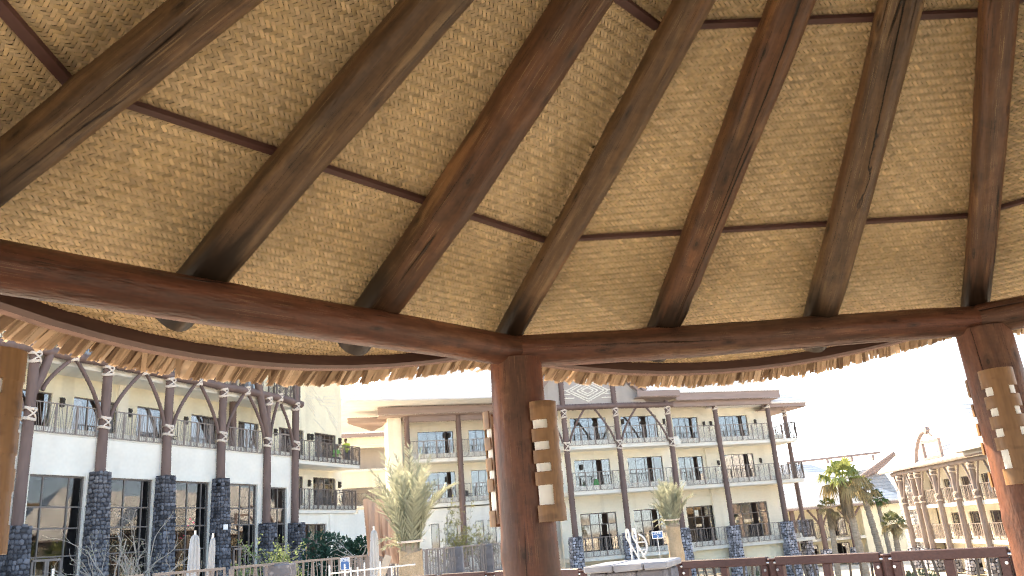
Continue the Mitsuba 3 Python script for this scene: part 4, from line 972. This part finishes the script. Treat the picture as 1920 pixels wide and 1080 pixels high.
# ------------------------------------------------------------------ shrubs
def shrub(label, x, y, z0, H, W, seed, leaf_c=None, nleaf=0, leaf_l=.07, stems=9, flowers=None, name='shrub', cat='shrub', lev=4, lean=(0, 0)):
    g = np.random.default_rng(seed); t = thing(name, label, cat); mb = MB(); ends = []
    def grow(p, d, l, r, k):
        n = 5; P = [p]; dd = d.copy()
        for i in range(n):
            dd = dd + g.normal(0, .16, 3) + np.array([lean[0], lean[1], .02]); dd /= np.linalg.norm(dd); P.append(P[-1] + dd * l / n); ends.append((P[-1], dd.copy()))
        mb.tube(np.array(P), np.linspace(r, r * .55, n + 1), 4, cap=False)
        if k > 0:
            for _ in range(g.integers(2, 4)):
                q = P[g.integers(2, n + 1)]; e = dd + g.normal(0, .55, 3); e /= np.linalg.norm(e); grow(q, e, l * g.uniform(.5, .75), r * .6, k - 1)
    for i in range(stems):
        a = g.uniform(0, 2 * PI); sp = g.uniform(.1, 1) * W / H; d = np.array([math.cos(a) * sp, math.sin(a) * sp, 1.0]); d /= np.linalg.norm(d)
        grow(np.array([x + g.normal(0, .08), y + g.normal(0, .08), z0]), d, H * g.uniform(.35, .55), .016 * H ** .5, lev - 1)
    mb.build('branches', 'twig', t)
    if nleaf:
        lf = MB()
        for i in range(nleaf):
            p, d = ends[g.integers(0, len(ends))]; p = p + g.normal(0, .05, 3); e = g.normal(0, 1, 3) + d * .6 + np.array([0, 0, .3]); e /= np.linalg.norm(e); w = np.cross(e, g.normal(0, 1, 3)); w /= np.linalg.norm(w) + 1e-9
            l = leaf_l * g.uniform(.6, 1.3); lf.add([p, p + e * l * .5 + w * l * .28, p + e * l, p + e * l * .5 - w * l * .28], [[0, 1, 2, 3]], np.array(leaf_c) * g.uniform(.6, 1.4))
        lf.build('leaves', 'leaf', t, color=True)
    if flowers:
        lf = MB()
        for p in flowers:
            for _ in range(4):
                q = np.array(p) + g.normal(0, .06, 3); e = g.normal(0, 1, 3); e /= np.linalg.norm(e); w = np.cross(e, g.normal(0, 1, 3)); w /= np.linalg.norm(w)
                lf.add([q, q + e * .02 + w * .02, q + e * .04, q + e * .02 - w * .02], [[0, 1, 2, 3]], (.55, .05, .14))
        lf.build('blossom', 'leaf', t, color=True)
    return t
shrub('bare grey shrub with a few pink blossoms before the left wing\'s stone piers', -9.7, 20.2, 0, 3.0, 2.1, 41, (.26, .27, .20), 1300, .05, 15, flowers=[(-8.15, 20.0, 2.62), (-8.3, 20.0, 2.35)], lev=4)
shrub('half bare shrub with pale green leaves at the fence, right of the closed parasols', -6.4, 21.5, 0, 2.6, 1.4, 42, (.20, .25, .11), 2600, .08, 9)
shrub('thin leafless shrub before the left wing\'s white end wall', -5.0, 25.0, 0, 3.1, 1.3, 43, (.12, .13, .09), 500, .06, 8, lev=3)
shrub('shrub with yellow green leaves in front of narrow windows, right of the tied palm', -3.6, 36, 0, 3.3, 1.6, 44, (.30, .27, .08), 1700, .1, 8)
shrub('grey twiggy shrub in front of narrow windows, left of the middle post', -2.2, 36.5, 0, 3.2, 1.6, 45, (.2, .18, .12), 500, .08, 9)
shrub('low pale thin shrub at the foot of the left wing\'s second stone pier', -8.3, 21.5, 0, 1.9, 1.1, 46, (.3, .3, .24), 700, .05, 8, lev=3)
def bush(label, x, y, z0, rx, ry, h, n, c, seed, ls=.11, name='bush'):
    g = np.random.default_rng(seed); t = thing(name, label, 'bush'); lf = MB()
    cl = [(g.uniform(-.7, .7) * rx, g.uniform(-.7, .7) * ry, g.uniform(.3, .8) * h, g.uniform(.3, .55)) for _ in range(16)]
    for i in range(n):
        a, b, cc, s = cl[g.integers(0, 16)]; d = g.normal(0, 1, 3); d /= np.linalg.norm(d); rr = g.uniform(.55, 1) ** .5 * s
        p = np.array([x + a + d[0] * rr * rx, y + b + d[1] * rr * ry, max(z0 + .05, z0 + cc + d[2] * rr * h * .8)]); e = d + g.normal(0, .6, 3); e /= np.linalg.norm(e); w = np.cross(e, g.normal(0, 1, 3)); w /= np.linalg.norm(w)
        l = ls * g.uniform(.6, 1.4); lf.add([p, p + e * l * .5 + w * l * .3, p + e * l, p + e * l * .5 - w * l * .3], [[0, 1, 2, 3]], np.array(c) * g.uniform(.55, 1.45))
    lf.build('leaves', 'leaf', t, color=True); mb = MB()
    for i in range(8): a = g.uniform(0, 2 * PI); mb.tube([(x, y, z0), (x + .3 * rx * math.cos(a), y + .3 * ry * math.sin(a), z0 + .4 * h), (x + .6 * rx * math.cos(a), y + .6 * ry * math.sin(a), z0 + .75 * h)], [.03, .02, .008], 5)
    mb.build('branches', 'twig', t)
bush('dark green bush at the foot of the left wing\'s low stone piers', -7.6, 31.0, 0, 1.0, 1.0, 2.15, 3600, (.045, .085, .06), 51, .14)
bush('dark green bush under the low window of the left wing', -6.1, 31.8, 0, 1.2, 1.0, 1.95, 3600, (.04, .08, .05), 52, .14)
bush('bright yellow green bush seen through the brown fence at the right', 13.4, 29.0, -3.9, 2.6, 1.6, 2.95, 5200, (.26, .33, .06), 53, .2)
bush('grey green bush behind the brown fence near the middle hotel block\'s right pier', 13.5, 48.0, -3.9, 3.2, 1.3, 2.2, 3000, (.12, .15, .09), 54, .22)
bush('dark bush behind the brown fence under the middle hotel block', 10.5, 47.0, -3.9, 2.6, 1.3, 2.0, 2600, (.05, .075, .045), 55, .22)
bush('low grey green bush beside the fan palm trunks', 19.5, 47.5, -3.9, 2.8, 1.3, 1.9, 2600, (.13, .15, .10), 56, .22)

# ------------------------------------------------------------------ brown timber fence of the pavilion terrace
def tfence(label, posts, zt=1.22):
    t = thing('timber_fence', label, 'fence')
    for i, (px, py) in enumerate(posts):
        for s in (0,):
            mb = MB(); mb.cbox((px - .04, py - .04, 0), (px + .04, py + .04, zt - .035), .008); mb.build('post', 'fence_wood', t)
            mb = MB(); mb.cbox((px - .052, py - .052, zt - .034), (px + .052, py + .052, zt - .018), .004); mb.build('post_cap', 'fence_wood', t)
    for (a, b) in zip(posts[:-1], posts[1:]):
        a, b = np.array(a), np.array(b); d = (b - a) / np.linalg.norm(b - a); L = np.linalg.norm(b - a); m = (a + b) / 2
        def W(v): v = np.asarray(v); n = np.array([d[1], -d[0]]); q = m + v[:, :1] * d + v[:, 1:2] * -n; return np.column_stack([q, v[:, 2]])
        h = L / 2 - .055
        for name, lo, hi in (('top_rail', (-h, -.035, zt - .085), (h, .035, zt)), ('stile', (-h, -.034, .1), (-h + .075, .034, zt - .087)), ('stile', (h - .075, -.034, .1), (h, .034, zt - .087)),
                             ('middle_stile', (-.04, -.03, .1), (.04, .03, zt - .087)), ('bottom_rail', (-h + .077, -.03, .1), (h - .077, .03, .18))):
            mb = MB(); mb.cbox(lo, hi, .006, M=W); mb.build(name, 'fence_wood', t)
        for sgn in (-1, 1):
            for j in range(3):
                q = (j + .75) / 3.7; x0 = sgn * (.05 + (h - .14) * (1 - q)) ; x1 = x0 + (.16 if sgn < 0 else -.05) 
                if sgn > 0: x0, x1 = .06 + (h - .16) * q + .10, .06 + (h - .16) * q + .03
                mb = MB(); mb.tube(W(np.array([(x0, 0, zt - .08), (x1, 0, .18)])), .012, 8); mb.build('rod', 'rod_metal', t, smooth=40)
        for e, q in ((h - .02, 1), (-h + .02, -1)):
            mb = MB(); mb.tube(W(np.array([(e, -.036, zt - .13), (e, -.05, zt - .13)])), .014, 10); mb.tube(W(np.array([(e + q * .02, -.02, zt - .06), (e + q * .055, -.02, zt - .06)])), .012, 8); mb.build('bracket', 'steel', t, smooth=40)
    return t
tfence('brown timber fence with slanting rods across the right foreground', [(1.66, 9.83), (2.50, 9.02), (3.30, 8.06), (4.08, 7.30), (4.75, 6.4)])
tfence('short run of brown timber fence between the middle post and the stone wall', [(-.55, 11.55), (.0, 10.75), (.56, 9.95)])
tfence('low end of the brown timber fence left of the middle post', [(-2.2, 12.4), (-1.35, 12.02), (-.62, 11.62)])

# ------------------------------------------------------------------ stone wall with slab coping
t = thing('stone_wall', 'low dark stone block wall with a pale coping in the middle foreground', 'wall')
FWL = Frame(.50, 8.38, 109)
mb = MB(FWL); mb.box((.05, .06, 0), (.72, .80, 1.2)); mb.build('core', 'mortar', t)
g = np.random.default_rng(61)
for row, (z0, z1) in enumerate(((0, .33), (.34, .62), (.63, .92), (.93, 1.225))):
    xs = [0.02, .19, .49, .75] if row % 2 else [0.02, .33, .60, .75]
    for a, b in zip(xs[:-1], xs[1:]):
        v, f = chamfer(np.array([a + .004, .02, z0 + .004]), np.array([b - .004, .3, z1 - .004]), .014); v = v + g.normal(0, .004, v.shape); mb = MB(FWL); mb.add(v, f); mb.build('block', 'block_stone', t)
    for y0, y1 in ((.31, .55), (.56, .8)):
        v, f = chamfer(np.array([.5, y0 + .003, z0 + .004]), np.array([.762, y1 - .003, z1 - .004]), .02); v = v + g.normal(0, .008, v.shape); mb = MB(FWL); mb.add(v, f); mb.build('block', 'block_stone', t)
for a, b in ((-.02, .27), (.275, .57), (.575, .80)):
    v, f = chamfer(np.array([a + .002, -.03, 1.228]), np.array([b - .002, .86, 1.292]), .012); v = v + g.normal(0, .003, v.shape); mb = MB(FWL); mb.add(v, f); mb.build('coping_slab', 'cap_stone', t)
t = thing('pool_handrail', 'white looped pool ladder rails standing behind the stone wall', 'handrail')
for dx in (0, .075):
    a = np.linspace(0, PI, 12); P = [(1.12 + dx, 9.6, .2)] + [(1.10 + dx - .0 + .0 * math.cos(q), 9.6 + .16 - .16 * math.cos(q), 1.52 + .09 * math.sin(q)) for q in a] + [(1.12 + dx + .14, 9.95, 1.2), (1.12 + dx + .1, 9.95, .2)]
    mb = MB(); mb.tube(P, .0105, 8); mb.build('rail', 'white_paint', t, smooth=50)
a = np.linspace(-1.2, 1.4, 12); mb = MB(); mb.tube([(1.20 + .10 * math.cos(q), 9.72, 1.42 + .13 * math.sin(q)) for q in a], .011, 7); mb.tube([(1.2, 9.72, 1.46), (1.29, 9.72, 1.46)], .009, 6); mb.tube([(1.2, 9.72, 1.37), (1.29, 9.72, 1.38)], .009, 6); mb.build('grab_loop', 'white_paint', t, smooth=50)

# ------------------------------------------------------------------ perimeter fence on the left
t = thing('perimeter_fence', 'long brown railing with patterned bars and dark stone piers before the left wing', 'fence')
PF = [(-7.9, 12.2), (-6.37, 14), (-4.43, 19.5), (-3.93, 26), (-2.9, 33), (-1.43, 38)]
for i, (a, b) in enumerate(zip(PF[:-1], PF[1:])):
    a, b = np.array(a), np.array(b); L = np.linalg.norm(b - a); az = math.degrees(math.atan2(b[0] - a[0], b[1] - a[1])); F2 = Frame(a[0], a[1], az)
    n = max(1, round(L / 2.2))
    for k in range(n): railing(F2, t, L * k / n + .1, L * (k + 1) / n - .1, .42, 1.53, 0, panel=.34, bars=3, bsdf='iron_pale', th=.016)
    mb = MB(F2); mb.box((0, -.14, 0), (L - .02, .14, .41)); mb.build('plinth', 'block_stone', t)
for q in ((-5.2, 17.35), (-2.98, 32.6), (-2.0, 36.3)):
    mb = MB(); mb.cbox((q[0] - .27, q[1] - .27, 0), (q[0] + .27, q[1] + .27, 1.5), .03); mb.build('pier', 'block_stone', t)

# ------------------------------------------------------------------ parasols, cloth, signs, barrier
def parasol(label, x, y, h, r, seed, lean=0.0, c='white_cloth'):
    g = np.random.default_rng(seed); t = thing('closed_parasol', label, 'parasol'); n = 26; k = 48; s = np.linspace(0, 1, n); th = np.linspace(0, 2 * PI, k, endpoint=False)
    S, TH = np.meshgrid(s, th, indexing='ij'); prof = np.interp(S, [0, .1, .45, .8, .95, .985, 1], [.8, 1, .92, .80, .62, .35, .05])
    R = r * prof * (1 + .30 * np.cos(8 * TH + 1.5 * S) + .06 * np.sin(3 * TH + S * 9)); z = .75 + (h - .75) * S - .08 * (1 - S) * np.cos(8 * TH)
    V = np.stack([x + lean * z + R * np.cos(TH), y + R * np.sin(TH), z], -1).reshape(-1, 3); f = []
    for i in range(n - 1):
        for j in range(k): f.append([i * k + j, i * k + (j + 1) % k, (i + 1) * k + (j + 1) % k, (i + 1) * k + j])
    mb = MB(); mb.add(V, f); mb.build('canopy', c, t, smooth=True)
    mb = MB(); mb.tube([(x, y, .06), (x + lean * h, y, h + .06)], .024, 8); mb.build('pole', 'steel', t, smooth=40); mb = MB(); mb.cbox((x - .25, y - .25, 0), (x + .25, y + .25, .07), .02); mb.build('base', 'block_stone', t)
parasol('large closed white parasol before the left wing', -6.88, 17.0, 2.22, .11, 71, .02)
parasol('slimmer closed white parasol leaning beside the large one', -6.68, 17.3, 2.15, .065, 72, .045)
parasol('closed pale parasol in front of the tan cloth, left of the tied palm', -3.38, 18.0, 2.05, .09, 73)
t = thing('draped_cloth', 'tan brown cloth draped over a pole frame, left of the tied palm', 'cloth')
n, k = 34, 60; V = []
for i in range(n):
    s = i / (n - 1)
    for j in range(k):
        q = j / (k - 1); w = 1.0 - .25 * s * (1 - s) * 4 * (1 - q)
        x = -4.40 + 1.12 * q * w + .16 * s * (1 - q); top = 2.92 - .12 * q - .55 * max(0, q - .45) ** 1.3; bot = 1.28 + .22 * math.sin(q * 5 + 1) + .25 * q
        z = top + (bot - top) * s; fold = (.25 + .75 * s) * (.13 * math.sin(q * 16 + 1.5 * s) + .06 * math.sin(q * 37 - 2 * s)) - .35 * math.exp(-((q - .32) / .07) ** 2) * s
        V.append([x, 22 - .35 * s + fold, z + .03 * math.sin(q * 21)])
mb = MB(); mb.add(V, grid_faces(n, k)); mb.build('sheet', 'tan_cloth', t, smooth=True)
mb = MB(); mb.tube([(-4.2, 22.3, 0), (-4.2, 22.3, 2.9)], .03, 8); mb.tube([(-3.4, 22.3, 0), (-3.4, 22.3, 2.4)], .03, 8); mb.tube([(-4.2, 22.3, 2.88), (-3.4, 22.3, 2.38)], .03, 8); mb.build('pole_frame', 'steel', t, smooth=40)
def sign(label, x, y, z, w, h, yaw, lines, pole):
    t = thing('zone_sign', label, 'sign'); F2 = Frame(x, y, yaw)
    mb = MB(F2); mb.cbox((-w / 2, 0, z - h / 2), (w / 2, .012, z + h / 2), .003); mb.build('panel', 'sign_white', t)
    mb = MB(F2); e = w * .07; mb.box((-w / 2 + e, -.003, z - h / 2 + e), (w / 2 - e, -.0005, z + h / 2 - e)); mb.build('blue_field', 'sign_blue', t)
    for txt, hh, zz in lines:
        m = meshkit.text_mesh(txt, hh, .002, bold=True); v = np.asarray(m.vertices); v = v - [v[:, 0].mean() * 0 + (v[:, 0].min() + v[:, 0].max()) / 2, 0, 0]
        mb = MB(F2); mb.add(np.column_stack([v[:, 0], -.0035 - v[:, 2], v[:, 1] + z + zz]), m.faces); mb.build('lettering', 'sign_white', t)
    mb = MB(F2)
    if pole: mb.tube([(0, .03, 0), (0, .03, z + h / 2)], .014, 8)
    else: mb.bar((-w / 2, .02, z), (w / 2, .02, z), .03, .02)
    mb.build('pole', 'white_paint', t)
sign('blue and white zone sign on a white pole, numbered one, at the left fence', -3.79, 17.0, 1.40, .185, .235, 90, [('ZONE', .05, .045), ('1', .075, -.075)], True)
sign('blue and white zone sign numbered two, before the middle hotel block\'s ground floor', 4.43, 30.0, 1.37, .40, .26, 84, [('ZONE', .075, .02), ('2', .085, -.10)], True)
t = thing('pipe_barrier', 'white pipe barrier with a short ladder in front of the tied palm', 'barrier'); mb = MB()
for x in (-3.35, -3.0, -2.72, -2.52): mb.tube([(x, 15, 0), (x, 15, 1.42 if x != -2.52 else 1.3)], .013, 8)
mb.tube([(-3.6, 15, 1.28), (-2.1, 15, 1.32)], .013, 8); mb.tube([(-3.6, 15, 1.0), (-2.1, 15, 1.02)], .016, 8); mb.tube([(-3.62, 15, 1.0), (-3.62, 15, 1.42)], .016, 8); mb.build('pipe', 'white_paint', t, smooth=40)
mb = MB()
for x in (-3.2, -3.08): mb.tube([(x, 14.8, 0), (x, 14.8, 1.36)], .015, 8)
for z in np.arange(.2, 1.3, .16): mb.tube([(-3.2, 14.8, z), (-3.08, 14.8, z)], .011, 6)
mb.build('ladder', 'white_paint', t, smooth=40)
t = thing('timber_board', 'pale timber board leaning against the white pipe barrier', 'board'); mb = MB(); mb.bar((-3.12, 14.7, 0.1), (-2.62, 15.3, 1.50), .13, .03, up=(0, 1, 0)); mb.build('plank', 'plank_wood', t)

# ------------------------------------------------------------------ people on the balcony
def person(label, J, top, legs, vest):
    t = thing('person', label, 'person')
    def body(bones, name, bsdf, edge=.03):
        hs = []
        for a, ra, b, rb in bones:
            s = []
            for p, r in ((a, ra), (b, rb)): m_ = m3.Manifold.sphere(r, 14).translate([float(q) for q in p]); s.append(m_)
            hs.append(m3.Manifold.batch_hull(s))
        m = m3.Manifold.batch_boolean(hs, m3.OpType.Add).refine_to_length(edge).to_mesh()
        tm = trimesh.Trimesh(m.vert_properties[:, :3], m.tri_verts); trimesh.smoothing.filter_taubin(tm, iterations=6)
        k = nkey(name, t); scene[k] = mikit.ply((tm.vertices, tm.faces), bsdf, smooth=True)
    h, nk, c, pv = J['head'], J['neck'], J['chest'], J['pelvis']
    L, R = J['armL'], J['armR']
    f = np.array(J['face']); s = np.cross([0, 0, 1.0], f)
    bones = [(h, .092, h + np.array([0, 0, -.055]) + f * .025, .07), (h + [0, 0, -.06], .055, nk, .05), (h + f * .095, .016, h + f * .08 + [0, 0, -.03], .018), (h + s * .09, .018, h + s * .085 + [0, 0, -.03], .014), (h - s * .09, .018, h - s * .085 + [0, 0, -.03], .014)]
    bones += [(nk, .05, c, .06)]
    for A in (L, R):
        bones += [(A[0], .048, A[1], .038), (A[1], .038, A[2], .027)]
        d = A[2] - A[1]; d = d / np.linalg.norm(d); q = np.cross(d, f); q /= np.linalg.norm(q) + 1e-9
        pm = A[2] + d * .075; bones += [(A[2], .026, pm, .03)]
        for i, ln in enumerate((.065, .08, .075, .06)):
            o = pm + q * (i - 1.5) * .018; k1 = o + d * ln * .5 + f * .01; bones += [(o, .009, k1, .009), (k1, .009, k1 + d * ln * .45 + f * .025, .008)]
        bones += [(A[2] + d * .02 + q * .02, .01, A[2] + d * .06 + q * .06 + f * .02, .009)]
    body(bones, 'body', 'skin', .02)
    body([(h + [0, 0, .025] - f * .015, .098, h + [0, 0, .01] - f * .04, .09)], 'hair', 'hair', .03)
    v = [(c, .15, c + [0, 0, -.2], .14), (c + s * .13 + [0, 0, .05], .065, c - s * .13 + [0, 0, .05], .065), (c + [0, 0, -.15], .14, pv + [0, 0, .05], .14)]
    for A in (L, R): v += [(c + (A[0] - c) * .8, .065, A[0], .06), (A[0], .058, A[0] + (A[1] - A[0]) * .75, .052)]
    body(v, 'vest' if vest else 'shirt', top)
    g_ = []
    for Q in (J['legL'], J['legR']): g_ += [(Q[0], .095, Q[1], .065), (Q[1], .063, Q[2], .045), (Q[2] + [0, 0, -.02], .04, Q[2] + f * .15 + [0, 0, -.04], .035)]
    body(g_ + [(J['legL'][0], .1, J['legR'][0], .1)], 'trousers', legs)
    return t
def at(u, y, z): return FL(np.array([[u, y, z]]))[0]
def pose(u, y, z0, hip, lean, face_az, arms, crouch=0):
    o = at(u, y, z0); f = np.array([math.sin(math.radians(face_az)), math.cos(math.radians(face_az)), 0]); s = np.cross([0, 0, 1.0], f); up = np.array([0, 0, 1.0])
    pv = o + up * hip; c = pv + up * .42 * math.cos(lean) + f * .42 * math.sin(lean); nk = c + up * .14 * math.cos(lean) + f * .14 * math.sin(lean); h = nk + up * .16 + f * (.05 + .04 * math.sin(lean))
    J = dict(head=h, neck=nk, chest=c, pelvis=pv, face=f)
    for k, sg_ in (('L', 1), ('R', -1)):
        sh = c + s * sg_ * .2 + up * .04; e, w = arms; J['arm' + k] = [sh, sh + f * e[0] + up * e[1] + s * sg_ * .06, sh + f * w[0] + up * w[1] + s * sg_ * .02]
        hp = pv + s * sg_ * .1; kn = o + s * sg_ * .14 + up * (hip * .52 + crouch * .1) + f * (.03 + crouch * .38); J['leg' + k] = [hp, kn, o + s * sg_ * .14 + up * .09 - f * .03]
    return J
person('person in yellow vest and dark trousers leaning at the end of the balcony railing', pose(8.0, .42, 6.99, .84, .3, 195, ((.12, -.24), (.34, -.24))), 'vest_yellow', 'trouser_dark', True)
person('person in a bright green vest crouching behind the upper balcony railing', pose(6.9, .7, 6.99, .40, .45, 120, ((.14, -.22), (.34, -.28)), 1), 'vest_green', 'trouser_dark', True)
t = thing('cloth_bundle', 'green cloth bundle behind the middle block\'s second floor railing', 'bundle')
m = trimesh.creation.icosphere(4); v = np.asarray(m.vertices); v = v * (1 + .18 * np.sin(v[:, :1] * 5 + 1) * np.sin(v[:, 1:2] * 6) + .1 * np.sin(v[:, 2:3] * 11)) * [.24, .2, .42]; v[:, 0] *= 1 - .45 * np.clip(v[:, 2] / .42, -1, 1)
mb = MB(FB); mb.add(v + [-11.7, YM + .75, 5.0], m.faces); mb.build('cloth', 'green_cloth', t, smooth=True)

# ------------------------------------------------------------------ chairs on the balconies
def chair(label, F, u, y, z, rot):
    t = thing('balcony_chair', label, 'chair', None); c, s_ = math.cos(rot), math.sin(rot)
    def W(v): v = np.asarray(v, float); q = np.column_stack([u + c * v[:, 0] - s_ * v[:, 1], y + s_ * v[:, 0] + c * v[:, 1], z + v[:, 2]]); return F(q)
    mb = MB(); mb.cbox((-.3, -.3, .36), (.3, .3, .44), .02, M=W); mb.build('seat', 'sconce_metal', t)
    mb = MB(); mb.cbox((-.3, .26, .442), (.3, .34, .86), .02, M=W); mb.build('backrest', 'sconce_metal', t)
    for sx in (-1, 1):
        mb = MB(); mb.cbox((sx * .3 - .035, -.3, .58), (sx * .3 + .035, .255, .62), .01, M=W); mb.build('armrest', 'sconce_metal', t)
        for sy in (-1, 1): mb = MB(); mb.cbox((sx * .27 - .025, sy * .26 - .025, 0), (sx * .27 + .025, sy * .26 + .025, .355), .005, M=W); mb.build('leg', 'sconce_metal', t)
chair('dark lounge chair behind the left wing\'s balcony railing, right of its third column', FL, -6.5, 1.1, 7.1, .5)
chair('dark armchair behind the lowest balcony railing at the right end of the left wing', FL, 6.9, 1.0, 4.19, -.4)
chair('dark armchair on the second floor balcony of the middle block, left of the middle post', FB, -20.5, YL + 1.0, 4.58, .3)
